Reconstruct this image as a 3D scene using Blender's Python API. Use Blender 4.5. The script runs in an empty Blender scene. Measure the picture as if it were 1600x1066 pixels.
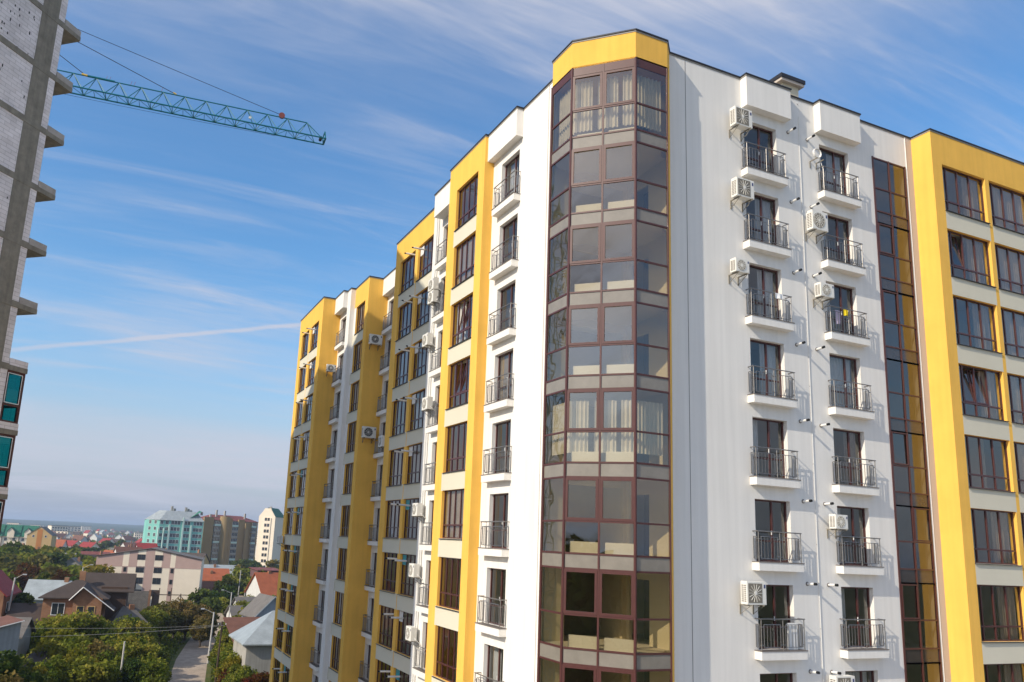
import bpy, bmesh, math, random
import numpy as np
from mathutils import Vector, Matrix, Quaternion
R = math.radians
scn = bpy.context.scene
col = scn.collection
random.seed(7)
GZ = -19.0                       # ground level; the camera hovers at the origin

# ------------------------------------------------------------------ camera
cd = bpy.data.cameras.new('camera'); cam = bpy.data.objects.new('camera', cd); col.objects.link(cam)
YAW, PITCH, ROLL = 0.4096, 0.2003, -0.0473
_f = Vector((math.sin(YAW)*math.cos(PITCH), math.cos(YAW)*math.cos(PITCH), math.sin(PITCH)))
_r = Vector((math.cos(YAW), -math.sin(YAW), 0)); _d = _f.cross(_r)
_r2 = math.cos(ROLL)*_r + math.sin(ROLL)*_d; _d2 = -math.sin(ROLL)*_r + math.cos(ROLL)*_d
m = Matrix(((_r2.x, -_d2.x, -_f.x), (_r2.y, -_d2.y, -_f.y), (_r2.z, -_d2.z, -_f.z)))
cam.matrix_world = m.to_4x4()
cd.sensor_width = 36; cd.lens = 36*1222.4/1600
cd.shift_x = (800-713.6)/1600; cd.shift_y = (598.7-533)/1600
cd.clip_start = 0.1; cd.clip_end = 40000
scn.camera = cam

# ------------------------------------------------------------------ light
SUN_D = Vector((.965, .263, -.646)).normalized()
SUN_EL = math.asin(-SUN_D.z); SUN_AZ = math.atan2(-SUN_D.x, -SUN_D.y)
sl = bpy.data.lights.new('sun', 'SUN'); sl.energy = 3.35; sl.angle = R(.5); sl.color = (1, .90, .74)
so = bpy.data.objects.new('sun', sl); col.objects.link(so); so.rotation_mode = 'QUATERNION'
so.rotation_quaternion = SUN_D.to_track_quat('-Z', 'Y'); so.location = (-60, -20, 60)
scn.view_settings.view_transform = 'Standard'; scn.view_settings.look = 'None'
scn.view_settings.exposure = 0.45; scn.view_settings.gamma = 1
SKY_STRENGTH = 0.15
w = bpy.data.worlds.new('World'); scn.world = w; w.use_nodes = True
def world():
    nt = w.node_tree; N = nt.nodes; L = nt.links; N.clear()
    def nd(t, **k):
        n = N.new(t)
        for a, b in k.items(): setattr(n, a, b)
        return n
    def mth(op, a, b=None, c=None):
        n = nd('ShaderNodeMath', operation=op)
        for i, v in enumerate((a, b, c)):
            if v is None: continue
            if isinstance(v, (int, float)): n.inputs[i].default_value = v
            else: L.new(v, n.inputs[i])
        return n.outputs[0]
    def ramp(v, a, b):
        n = nd('ShaderNodeMapRange', interpolation_type='SMOOTHSTEP'); L.new(v, n.inputs[0])
        n.inputs[1].default_value = a; n.inputs[2].default_value = b
        return n.outputs[0]
    sky = nd('ShaderNodeTexSky', sky_type='NISHITA', sun_disc=False)
    sky.sun_elevation = SUN_EL; sky.sun_rotation = SUN_AZ % (2*math.pi)
    sky.altitude = 300; sky.air_density = 1.15; sky.dust_density = 1.6; sky.ozone_density = 2.6
    hs = nd('ShaderNodeHueSaturation'); hs.inputs['Saturation'].default_value = 1.28; hs.inputs['Value'].default_value = .96
    L.new(sky.outputs[0], hs.inputs['Color'])
    tc = nd('ShaderNodeTexCoord'); sp = nd('ShaderNodeSeparateXYZ'); L.new(tc.outputs['Generated'], sp.inputs[0])
    z = mth('ADD', mth('MAXIMUM', sp.outputs[2], 0.0), .16)
    cx = nd('ShaderNodeCombineXYZ')
    L.new(mth('DIVIDE', sp.outputs[0], z), cx.inputs[0]); L.new(mth('DIVIDE', sp.outputs[1], z), cx.inputs[1])
    def streak(rot, sc, scale, det, dist, off):
        mp = nd('ShaderNodeMapping'); mp.inputs['Rotation'].default_value = (0, 0, R(rot)); mp.inputs['Scale'].default_value = sc
        mp.inputs['Location'].default_value = off
        L.new(cx.outputs[0], mp.inputs[0])
        no = nd('ShaderNodeTexNoise'); no.inputs['Scale'].default_value = scale; no.inputs['Detail'].default_value = det
        no.inputs['Roughness'].default_value = .6; no.inputs['Distortion'].default_value = dist
        L.new(mp.outputs[0], no.inputs['Vector']); return no.outputs['Fac']
    a = ramp(streak(28, (.6, 1.25, 1), 1.15, 7, .5, (3.1, 1.2, 0)), .42, .85)
    b = ramp(streak(20, (.5, 2.6, 1), 2.2, 9, .8, (8.3, 0.4, 0)), .46, .90)
    big = ramp(streak(0, (1, 1, 1), .55, 3, .3, (1.7, 5.4, 0)), .34, .66)
    cloud = mth('MULTIPLY', mth('ADD', mth('MULTIPLY', a, 1.25), mth('MULTIPLY', b, .8)), mth('ADD', mth('MULTIPLY', big, .9), .35))
    def bump(c, hw): return ramp(mth('ABSOLUTE', mth('SUBTRACT', sp.outputs[2], c)), hw, 0.0)
    fib = mth('ADD', mth('MULTIPLY', ramp(streak(16, (.6, 4.5, 1), 5.5, 8, .7, (4.4, 2.9, 0)), .30, .75), .75), .25)
    soft = ramp(streak(12, (.35, 1.1, 1), 1.1, 6, .6, (2.2, 7.1, 0)), .36, .72)
    cloud = mth('ADD', cloud, mth('MULTIPLY', bump(.088, .06), mth('ADD', mth('MULTIPLY', soft, .8), .48)))
    cloud = mth('ADD', cloud, mth('MULTIPLY', bump(.33, .15), mth('MULTIPLY', mth('ADD', mth('MULTIPLY', b, .55), soft), mth('MULTIPLY', fib, .95))))
    cloud = mth('ADD', cloud, mth('MULTIPLY', ramp(sp.outputs[2], .40, .66), mth('MULTIPLY', mth('ADD', mth('MULTIPLY', soft, .95), .2), mth('ADD', mth('MULTIPLY', fib, .6), .4))))
    # contrail: a thin great-circle streak fading towards its near end
    p1 = Vector(CON[0]).normalized(); p2 = Vector(CON[1]).normalized(); n_ = p1.cross(p2).normalized()
    def dot(v):
        n = nd('ShaderNodeVectorMath', operation='DOT_PRODUCT'); L.new(tc.outputs['Generated'], n.inputs[0]); n.inputs[1].default_value = v
        return n.outputs['Value']
    dn = mth('ABSOLUTE', mth('ADD', dot(n_), mth('MULTIPLY', mth('SUBTRACT', streak(0, (1, 1, 1), 9, 4, 0, (0, 0, 0)), .5), .004)))
    ct = mth('MULTIPLY', ramp(dn, .0040, .0003), mth('MULTIPLY', ramp(dot(p1), .90, .95), ramp(dot((p1+p2).normalized()), .976, .990)))
    cloud = mth('ADD', cloud, mth('MULTIPLY', ct, .6))
    # pale haze low in the sky
    hz = mth('MULTIPLY', ramp(sp.outputs[2], .28, -.03), .85)
    fac = mth('MINIMUM', mth('MULTIPLY', cloud, .9), .86)
    m2 = nd('ShaderNodeMix', data_type='RGBA'); L.new(hz, m2.inputs[0]); L.new(hs.outputs[0], m2.inputs[6]); m2.inputs[7].default_value = (1.85, 2.15, 3.0, 1)
    mx = nd('ShaderNodeMix', data_type='RGBA'); L.new(fac, mx.inputs[0]); L.new(m2.outputs[2], mx.inputs[6])
    mx.inputs[7].default_value = (3.0, 3.1, 3.6, 1)
    bg = nd('ShaderNodeBackground'); bg.inputs['Strength'].default_value = SKY_STRENGTH; L.new(mx.outputs[2], bg.inputs[0])
    out = nd('ShaderNodeOutputWorld'); L.new(bg.outputs[0], out.inputs[0])
CON = ((-.109, .976, .188), (.195, .946, .257))
world()

# ------------------------------------------------------------------ materials
MATS = {}
def mat(name, c, rough=.8, metal=0, spec=.3, var=0, scale=3, bump=0, bscale=60, stain=0, c2=None, streak=None, coord='Object'):
    """a procedural surface: colour broken by large and fine noise, optional bump and vertical run stains"""
    if name in MATS: return MATS[name]
    M = bpy.data.materials.new(name); M.use_nodes = True; nt = M.node_tree; N = nt.nodes; L = nt.links
    bs = N['Principled BSDF']; bs.inputs['Roughness'].default_value = rough; bs.inputs['Metallic'].default_value = metal
    bs.inputs['Specular IOR Level'].default_value = spec; bs.inputs['Base Color'].default_value = (*c, 1)
    tc = N.new('ShaderNodeTexCoord')
    if var or c2:
        no = N.new('ShaderNodeTexNoise'); no.inputs['Scale'].default_value = scale; no.inputs['Detail'].default_value = 8
        no.inputs['Roughness'].default_value = .62
        L.new(tc.outputs[coord], no.inputs['Vector'])
        mr = N.new('ShaderNodeMapRange'); mr.inputs[1].default_value = .3; mr.inputs[2].default_value = .7
        L.new(no.outputs['Fac'], mr.inputs[0])
        mx = N.new('ShaderNodeMix'); mx.data_type = 'RGBA'; L.new(mr.outputs[0], mx.inputs[0])
        d = c2 or tuple(v*(1-var) for v in c)
        mx.inputs[6].default_value = (*d, 1); mx.inputs[7].default_value = (*c, 1)
        src = mx.outputs[2]
        if stain:
            mp = N.new('ShaderNodeMapping'); mp.inputs['Scale'].default_value = (3, 3, .12); L.new(tc.outputs[coord], mp.inputs[0])
            n2 = N.new('ShaderNodeTexNoise'); n2.inputs['Scale'].default_value = 1.4; n2.inputs['Detail'].default_value = 6
            L.new(mp.outputs[0], n2.inputs['Vector'])
            m2 = N.new('ShaderNodeMapRange'); m2.inputs[1].default_value = .35; m2.inputs[2].default_value = .75
            m2.inputs[3].default_value = 1; m2.inputs[4].default_value = 1-stain; L.new(n2.outputs['Fac'], m2.inputs[0])
            mm = N.new('ShaderNodeMix'); mm.data_type = 'RGBA'; mm.blend_type = 'MULTIPLY'; mm.inputs[0].default_value = 1
            L.new(src, mm.inputs[6]); L.new(m2.outputs[0], mm.inputs[7]); src = mm.outputs[2]
        L.new(src, bs.inputs['Base Color'])
    if bump:
        nb = N.new('ShaderNodeTexNoise'); nb.inputs['Scale'].default_value = bscale; nb.inputs['Detail'].default_value = 4
        L.new(tc.outputs[coord], nb.inputs['Vector'])
        bu = N.new('ShaderNodeBump'); bu.inputs['Strength'].default_value = bump; bu.inputs['Distance'].default_value = .02
        L.new(nb.outputs['Fac'], bu.inputs['Height']); L.new(bu.outputs[0], bs.inputs['Normal'])
    MATS[name] = M; return M
def glass(name, ior, tint, gcol=(1, 1, 1)):
    M = bpy.data.materials.new(name); M.use_nodes = True; nt = M.node_tree; N = nt.nodes; L = nt.links; N.clear()
    tr = N.new('ShaderNodeBsdfTransparent'); tr.inputs[0].default_value = (*tint, 1)
    gl = N.new('ShaderNodeBsdfGlossy'); gl.inputs['Roughness'].default_value = .012; gl.inputs[0].default_value = (*gcol, 1)
    ge = N.new('ShaderNodeNewGeometry'); dp = N.new('ShaderNodeVectorMath'); dp.operation = 'DOT_PRODUCT'; L.new(ge.outputs['Normal'], dp.inputs[0]); L.new(ge.outputs['Incoming'], dp.inputs[1])
    def mt(op, a, b):                      # Schlick reflectance, the same from both sides of the sheet
        n = N.new('ShaderNodeMath'); n.operation = op
        for i, v in enumerate((a, b)):
            if isinstance(v, (int, float)): n.inputs[i].default_value = v
            else: L.new(v, n.inputs[i])
        return n.outputs[0]
    f0 = ((ior-1)/(ior+1))**2; ab = N.new('ShaderNodeMath'); ab.operation = 'ABSOLUTE'; L.new(dp.outputs['Value'], ab.inputs[0])
    sch = mt('ADD', mt('MULTIPLY', mt('POWER', mt('SUBTRACT', 1.0, ab.outputs[0]), 5.0), 1-f0), f0)
    tc = N.new('ShaderNodeTexCoord'); nb = N.new('ShaderNodeTexNoise'); nb.inputs['Scale'].default_value = .9; nb.inputs['Detail'].default_value = 1
    L.new(tc.outputs['Object'], nb.inputs['Vector'])
    bu = N.new('ShaderNodeBump'); bu.inputs['Strength'].default_value = .11; bu.inputs['Distance'].default_value = .05
    L.new(nb.outputs['Fac'], bu.inputs['Height']); L.new(bu.outputs[0], gl.inputs['Normal'])
    mx = N.new('ShaderNodeMixShader'); L.new(sch, mx.inputs[0]); L.new(tr.outputs[0], mx.inputs[1]); L.new(gl.outputs[0], mx.inputs[2])
    o = N.new('ShaderNodeOutputMaterial'); L.new(mx.outputs[0], o.inputs[0]); MATS[name] = M; return M
def brickmat(name, c1, c2, mortar, scale, bw=.5, rh=.25, ms=.02, axis='z', rough=.9, var=.3):
    """courses of masonry; texture u runs along the wall whichever way it faces"""
    M = bpy.data.materials.new(name); M.use_nodes = True; nt = M.node_tree; N = nt.nodes; L = nt.links
    bs = N['Principled BSDF']; bs.inputs['Roughness'].default_value = rough; bs.inputs['Specular IOR Level'].default_value = .15
    tc = N.new('ShaderNodeTexCoord'); sp = N.new('ShaderNodeSeparateXYZ'); L.new(tc.outputs['Object'], sp.inputs[0])
    ad = N.new('ShaderNodeMath'); L.new(sp.outputs[0], ad.inputs[0]); L.new(sp.outputs[1], ad.inputs[1])
    cb = N.new('ShaderNodeCombineXYZ'); L.new(ad.outputs[0], cb.inputs[0]); L.new(sp.outputs[2], cb.inputs[1])
    br = N.new('ShaderNodeTexBrick'); br.inputs['Scale'].default_value = scale; br.inputs['Brick Width'].default_value = bw
    br.inputs['Row Height'].default_value = rh; br.inputs['Mortar Size'].default_value = ms; br.inputs['Bias'].default_value = -.2
    br.inputs['Color1'].default_value = (*c1, 1); br.inputs['Color2'].default_value = (*c2, 1); br.inputs['Mortar'].default_value = (*mortar, 1)
    L.new(cb.outputs[0], br.inputs['Vector'])
    no = N.new('ShaderNodeTexNoise'); no.inputs['Scale'].default_value = .9; no.inputs['Detail'].default_value = 9; L.new(tc.outputs['Object'], no.inputs['Vector'])
    mr = N.new('ShaderNodeMapRange'); mr.inputs[1].default_value = .3; mr.inputs[2].default_value = .7; mr.inputs[3].default_value = 1-var; mr.inputs[4].default_value = 1.05
    L.new(no.outputs['Fac'], mr.inputs[0])
    mm = N.new('ShaderNodeMix'); mm.data_type = 'RGBA'; mm.blend_type = 'MULTIPLY'; mm.inputs[0].default_value = 1
    L.new(br.outputs['Color'], mm.inputs[6]); L.new(mr.outputs[0], mm.inputs[7]); L.new(mm.outputs[2], bs.inputs['Base Color'])
    bu = N.new('ShaderNodeBump'); bu.inputs['Strength'].default_value = .5; bu.inputs['Distance'].default_value = .02; bu.invert = True
    L.new(br.outputs['Fac'], bu.inputs['Height']); L.new(bu.outputs[0], bs.inputs['Normal'])
    MATS[name] = M; return M
def leafmat(name, c1, c2, c3):
    M = bpy.data.materials.new(name); M.use_nodes = True; nt = M.node_tree; N = nt.nodes; L = nt.links; N.clear()
    tc = N.new('ShaderNodeTexCoord'); oi = N.new('ShaderNodeObjectInfo')
    no = N.new('ShaderNodeTexNoise'); no.inputs['Scale'].default_value = .9; no.inputs['Detail'].default_value = 5; L.new(tc.outputs['Object'], no.inputs['Vector'])
    cr = N.new('ShaderNodeValToRGB'); e = cr.color_ramp.elements; e[0].position = .34; e[0].color = (*c1, 1); e[1].position = .68; e[1].color = (*c3, 1)
    x = e.new(.5); x.color = (*c2, 1); L.new(no.outputs['Fac'], cr.inputs[0])
    hs = N.new('ShaderNodeHueSaturation'); L.new(cr.outputs[0], hs.inputs['Color'])
    mr = N.new('ShaderNodeMapRange'); mr.inputs[3].default_value = .465; mr.inputs[4].default_value = .52; L.new(oi.outputs['Random'], mr.inputs[0]); L.new(mr.outputs[0], hs.inputs['Hue'])
    m2 = N.new('ShaderNodeMapRange'); m2.inputs[3].default_value = 1.25; m2.inputs[4].default_value = .75; L.new(oi.outputs['Random'], m2.inputs[0]); L.new(m2.outputs[0], hs.inputs['Value'])
    df = N.new('ShaderNodeBsdfDiffuse'); tl = N.new('ShaderNodeBsdfTranslucent'); L.new(hs.outputs[0], df.inputs[0]); L.new(hs.outputs[0], tl.inputs[0])
    mx = N.new('ShaderNodeMixShader'); mx.inputs[0].default_value = .38; L.new(df.outputs[0], mx.inputs[1]); L.new(tl.outputs[0], mx.inputs[2])
    o = N.new('ShaderNodeOutputMaterial'); L.new(mx.outputs[0], o.inputs[0]); MATS[name] = M; return M

WHITE = mat('white_render', (.82, .795, .75), .9, var=.05, scale=.35, bump=.3, bscale=30, stain=.09, spec=.1)
YELLOW = mat('yellow_render', (.93, .54, .11), .9, var=.13, scale=.5, bump=.25, bscale=45, stain=.09, spec=.1)
CREAM = mat('cream_render', (.66, .62, .50), .9, var=.05, scale=.6, bump=.2, bscale=45, spec=.1)
BEIGE = mat('beige_render', (.56, .49, .43), .9, var=.05, scale=.6, bump=.2, bscale=45, spec=.1)
COPING = mat('coping_metal', (.035, .035, .04), .45, metal=.3)
BROWN = mat('brown_frame', (.085, .026, .022), .38, spec=.5, var=.2, scale=6)
STEEL = mat('railing_steel', (.30, .285, .27), .38, metal=.75, var=.25, scale=9)
TILE = mat('grey_tile', (.16, .14, .13), .7)
PLASTER = mat('room_plaster', (.72, .64, .48), .95, var=.08, scale=1.2)
PARTITION = mat('room_wall', (.74, .68, .54), .95, var=.06, scale=1.2)
CEILING = mat('ceiling_paint', (.7, .67, .6), .95)
DARK = mat('dark_opening', (.012, .012, .014), .8)
DIM = mat('painted_room_gloom', (.16, .14, .115), .9, var=.3, scale=1.5)  # gloom of the room behind the bay, put into its wall colour
CURTAIN = mat('net_curtain', (.74, .73, .72), .95, var=.12, scale=5)
CURTAIN2 = mat('beige_curtain', (.40, .32, .245), .95, var=.15, scale=5)
RADI = mat('radiator_enamel', (.82, .81, .78), .5)
PVC = mat('white_pvc', (.78, .77, .74), .5, var=.1, scale=4)
BLACK = mat('black_rubber', (.015, .015, .016), .6)
ACW = mat('unit_casing', (.76, .745, .69), .5, var=.06, scale=4)
ACG = mat('fan_guard', (.20, .18, .145), .6)
GRAVEL = mat('roof_gravel', (.22, .21, .2), .95, var=.3, scale=8)
CONC = mat('raw_concrete', (.30, .275, .22), .95, var=.35, scale=2.2, bump=.5, bscale=18, stain=.25)
CONC2 = mat('pale_concrete', (.44, .41, .37), .95, var=.3, scale=2.5, bump=.4, bscale=18)
BLOCK = brickmat('aerated_block', (.82, .77, .76), (.70, .65, .63), (.54, .50, .48), 1.0, .6, .2, .012, var=.24)
GLASS = glass('window_glass', 2.05, (.74, .73, .69))
GLASSS = glass('strip_glass', 2.1, (.36, .34, .31))
GLASSB = glass('bay_glass', 2.25, (.66, .61, .48))
GLASSD = glass('door_glass', 1.9, (.68, .69, .68))
TEALG = glass('teal_film_glass', 1.6, (.05, .42, .42), (.7, 1, 1))
TEAL = mat('teal_paint', (.0, .17, .21), .45, var=.3, scale=3)
ROPE = mat('dark_rope', (.02, .025, .03), .7)
YELP = mat('yellow_sheave', (.7, .45, .08), .6)
REDP = mat('red_sheave', (.22, .06, .05), .6)
FILM = mat('teal_film', (.02, .30, .36), .4)

# ------------------------------------------------------------------ geometry helpers
class MB:
    def __init__(s): s.v = []; s.f = []; s.mi = []; s.ms = []
    def _m(s, m):
        if m not in s.ms: s.ms.append(m)
        return s.ms.index(m)
    def face(s, pts, m):
        n = len(s.v); s.v += [tuple(p) for p in pts]; s.f.append(tuple(range(n, n+len(pts)))); s.mi.append(s._m(m))
    def box(s, x0, x1, y0, y1, z0, z1, m):
        s.prism([(x0, y0), (x1, y0), (x1, y1), (x0, y1)], z0, z1, m)
    def prism(s, poly, z0, z1, m, top=None):
        a = sum(poly[i][0]*poly[(i+1) % len(poly)][1]-poly[(i+1) % len(poly)][0]*poly[i][1] for i in range(len(poly)))
        if a < 0: poly = poly[::-1]
        n = len(s.v); k = len(poly); j = s._m(m); t = s._m(top or m)
        s.v += [(x, y, z0) for x, y in poly]+[(x, y, z1) for x, y in poly]
        s.f.append(tuple(range(n+k-1, n-1, -1))); s.mi.append(j); s.f.append(tuple(range(n+k, n+2*k))); s.mi.append(t)
        for i in range(k):
            s.f.append((n+i, n+(i+1) % k, n+k+(i+1) % k, n+k+i)); s.mi.append(j)
    def tube(s, p, q, r, m, r2=None, n=6, cap=True):
        p = Vector(p); q = Vector(q); d = q-p
        if d.length < 1e-6: return
        r2 = r if r2 is None else r2; d.normalize()
        u = d.cross(Vector((0, 0, 1)) if abs(d.z) < .9 else Vector((1, 0, 0))).normalized(); t = d.cross(u)
        b = len(s.v); j = s._m(m)
        for c, rr in ((p, r), (q, r2)):
            for i in range(n):
                a = 2*math.pi*i/n+.4; s.v.append(tuple(c+rr*(math.cos(a)*u+math.sin(a)*t)))
        for i in range(n):
            s.f.append((b+i, b+n+i, b+n+(i+1) % n, b+(i+1) % n)); s.mi.append(j)
        if cap:
            s.f.append(tuple(b+i for i in range(n))); s.mi.append(j); s.f.append(tuple(b+n+i for i in range(n-1, -1, -1))); s.mi.append(j)
    def path(s, pts, r, m, n=5):
        for a, b in zip(pts, pts[1:]): s.tube(a, b, r, m, n=n)
    def pane(s, pts, m, amt=.006):
        """a sheet of glass set very slightly out of true"""
        a = Vector(pts[1])-Vector(pts[0]); b = Vector(pts[3])-Vector(pts[0]); n = a.cross(b).normalized(); p_, q_ = random.uniform(-amt, amt), random.uniform(-amt, amt)
        s.face([Vector(pts[0])-n*(p_+q_), Vector(pts[1])+n*(p_-q_), Vector(pts[2])+n*(p_+q_), Vector(pts[3])-n*(p_-q_)], m)
    def mesh(s, name):
        me = bpy.data.meshes.new(name); me.from_pydata(s.v, [], s.f)
        for x in s.ms: me.materials.append(x)
        me.polygons.foreach_set('material_index', s.mi); me.update(); return me
    def build(s, name, parent=None, loc=(0, 0, 0), rz=0):
        return put(name, s.mesh(name), parent, loc, rz)
def put(name, me, parent=None, loc=(0, 0, 0), rz=0, sc=None):
    o = bpy.data.objects.new(name, me); col.objects.link(o); o.location = loc; o.rotation_euler = (0, 0, rz)
    if sc: o.scale = sc
    if parent is not None: o.parent = parent
    return o
def tag(o, label=None, cat=None, group=None, kind=None):
    if label: o['label'] = label
    if cat: o['category'] = cat
    if group: o['group'] = group
    if kind: o['kind'] = kind
    return o
def thing(name, label, cat, loc=(0, 0, 0), rz=0, group=None):
    o = put(name, None, None, loc, rz); o.empty_display_size = .3; return tag(o, label, cat, group)
def copy_tree(o, parent=None):
    c = o.copy(); col.objects.link(c)
    if parent is not None: c.parent = parent
    for ch in list(o.children): copy_tree(ch, c)
    return c

# ================================================================== THE APARTMENT BUILDING
ROOF = 18.85
def zs(k): return 14.516-3*(k-1)         # underside of balcony slab, storey k counted from the top
NROW = 10
building = thing('apartment_building', 'white and yellow apartment block with a glazed corner bay, filling the right of the view', 'building', (20, 30, GZ))
BO = Vector(building.location)
def bpart(mb, name, **k):
    o = mb.build(name); o.parent = building; o.location = -BO; return o
def bput(name, me, loc, rz=0, par=None):
    return put(name, me, building, Vector(loc)-BO, rz)

def facade(name, ax, plane, a0, a1, z0, z1, holes, base, depth=.32, zones=(), seg=()):
    """a wall face pierced by real openings with reveals; zones = (a0,a1,z0,z1,material) repaint render fields"""
    mb = MB()
    A = sorted(set([a0, a1]+[h[i] for h in holes for i in (0, 1)]+[q[i] for q in zones for i in (0, 1)]))
    Zz = sorted(set([z0, z1]+[h[i] for h in holes for i in (2, 3)]+[q[i] for q in zones for i in (2, 3)]))
    A = [a for a in A if a0-1e-6 <= a <= a1+1e-6]; Zz = [z for z in Zz if z0-1e-6 <= z <= z1+1e-6]
    P = (lambda a, d, z: (plane+d, a, z)) if ax == 'x' else (lambda a, d, z: (a, plane+d, z))
    flip = ax == 'x'
    def q(pts, m): mb.face(pts[::-1] if flip else pts, m)
    def at(a, z):
        for t in zones:
            if t[0] < a < t[1] and t[2] < z < t[3]: return t[4]
        return base
    for i in range(len(A)-1):
        for j in range(len(Zz)-1):
            a, z = (A[i]+A[i+1])/2, (Zz[j]+Zz[j+1])/2
            if any(h[0] < a < h[1] and h[2] < z < h[3] for h in holes): continue
            q([P(A[i], 0, Zz[j]), P(A[i+1], 0, Zz[j]), P(A[i+1], 0, Zz[j+1]), P(A[i], 0, Zz[j+1])], at(a, z))
    for h in holes:
        l, r, b, t = h[:4]; rm = h[4] if len(h) > 4 else base
        q([P(l, 0, b), P(l, depth, b), P(l, depth, t), P(l, 0, t)][::-1], rm)
        q([P(r, 0, b), P(r, 0, t), P(r, depth, t), P(r, depth, b)][::-1], rm)
        q([P(l, 0, t), P(l, depth, t), P(r, depth, t), P(r, 0, t)][::-1], rm)
        q([P(l, 0, b), P(r, 0, b), P(r, depth, b), P(l, depth, b)][::-1], rm)
    return bpart(mb, name)

# ---- windows and doors: local X to the right as seen from outside, +Y into the wall, Z up
def frame_bars(mb, w_, h_, cols, tz, t=.055, dpt=.07, m=BROWN):
    mb.box(0, w_, 0, dpt, 0, t, m); mb.box(0, w_, 0, dpt, h_-t, h_, m)
    mb.box(0, t, 0, dpt, t, h_-t, m); mb.box(w_-t, w_, 0, dpt, t, h_-t, m)
    if tz: mb.box(t, w_-t, .003, dpt-.003, tz-t*.6, tz+t*.6, m)
    zr = [(t, h_-t)] if not tz else [(t, tz-t*.6), (tz+t*.6, h_-t)]
    for c in cols:
        for a, b in zr: mb.box(c-t*.6, c+t*.6, .003, dpt-.003, a, b, m)
def sash(mb, x0, x1, z0, z1, t=.04, y0=-.015, m=BROWN):
    mb.box(x0, x1, y0, .02, z0, z0+t, m); mb.box(x0, x1, y0, .02, z1-t, z1, m)
    mb.box(x0, x0+t, y0, .02, z0+t, z1-t, m); mb.box(x1-t, x1, y0, .02, z0+t, z1-t, m)
def curtain_mesh(x0, x1, h, m, amp=.035, wl=.16, z0=0, dep=.30):
    mb = MB(); n = max(6, int((x1-x0)/.04)); pts = []
    ph = random.random()*6
    for i in range(n+1):
        x = x0+(x1-x0)*i/n; pts.append((x, dep+amp*math.sin(x/wl*2*math.pi+ph+1.3*math.sin(x*2.1+ph))))
    for a, b in zip(pts, pts[1:]): mb.face([(a[0], a[1], z0), (b[0], b[1], z0), (b[0], b[1], h), (a[0], a[1], h)], m)
    return mb.mesh('curtain')
def window_set(w_, h_, cols, tz, glassm=GLASS, sashes=(), tilt=()):
    fb = MB(); frame_bars(fb, w_, h_, cols, tz)
    for i in sashes:
        e = [.055]+[c for c in cols]+[w_-.055]; sash(fb, e[i]+.03, e[i+1]-.03, tz+.03, h_-.055)
    pb = MB(); e = [.03]+list(cols)+[w_-.03]
    for i in range(len(e)-1):
        for zz in ([(.03, h_-.03)] if not tz else [(.03, tz), (tz, h_-.03)]):
            if i in tilt and zz[0] == tz: continue
            pb.pane([(e[i], .035, zz[0]), (e[i+1], .035, zz[0]), (e[i+1], .035, zz[1]), (e[i], .035, zz[1])], glassm)
    ts = []
    for i in tilt:                                   # a sash hinged at its foot and tipped into the room
        tb = MB(); x0, x1 = e[i]+.05, e[i+1]-.05; hh = h_-tz-.1; sb = MB(); sash(sb, x0, x1, 0, hh, .05, -.02)
        sb.face([(x0, .0, 0), (x1, .0, 0), (x1, .0, hh), (x0, .0, hh)], glassm)
        a = R(9); sb.v = [(x, .03+y*math.cos(a)+z*math.sin(a), tz+.05+z*math.cos(a)-y*math.sin(a)) for x, y, z in sb.v]
        ts.append(sb.mesh('tilted_sash'))
    sl_ = MB(); sl_.box(-.02, w_+.02, -.20, 0, -.035, -.012, COPING)
    return fb.mesh('window'), pb.mesh('pane'), sl_.mesh('sill'), ts
def place_window(ws, loc, rz, curt=None, par=None):
    f, p, s_, ts = ws
    o = bput('window', f, loc, rz)
    put('pane', p, o); put('sill', s_, o)
    for t in ts: put('tilted_sash', t, o)
    if curt: put('curtain', curt, o)
    return o
W_H = 2.17; REC = .13
W4 = window_set(2.90, W_H, (.40, 1.16, 1.98), .56)
W4t = window_set(2.90, W_H, (.40, 1.16, 1.98), .56, tilt=(1,))
W4tt = window_set(2.90, W_H, (.40, 1.16, 1.98), .56, tilt=(1, 2))
WL3 = window_set(2.50, W_H, (.62, 1.22, 1.86), .60)
WL3t = window_set(2.50, W_H, (.62, 1.22, 1.86), .60, tilt=(1, 2))
WS4 = window_set(2.43, W_H, (.62, 1.22, 1.84), .60)
WS2 = window_set(2.23, W_H, (.58, 1.12, 1.68), .60)
def panel_mesh(w_, h_, m): mb = MB(); mb.box(0, w_, .012, .05, 0, h_, m); return mb.mesh('flue_panel')

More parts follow.
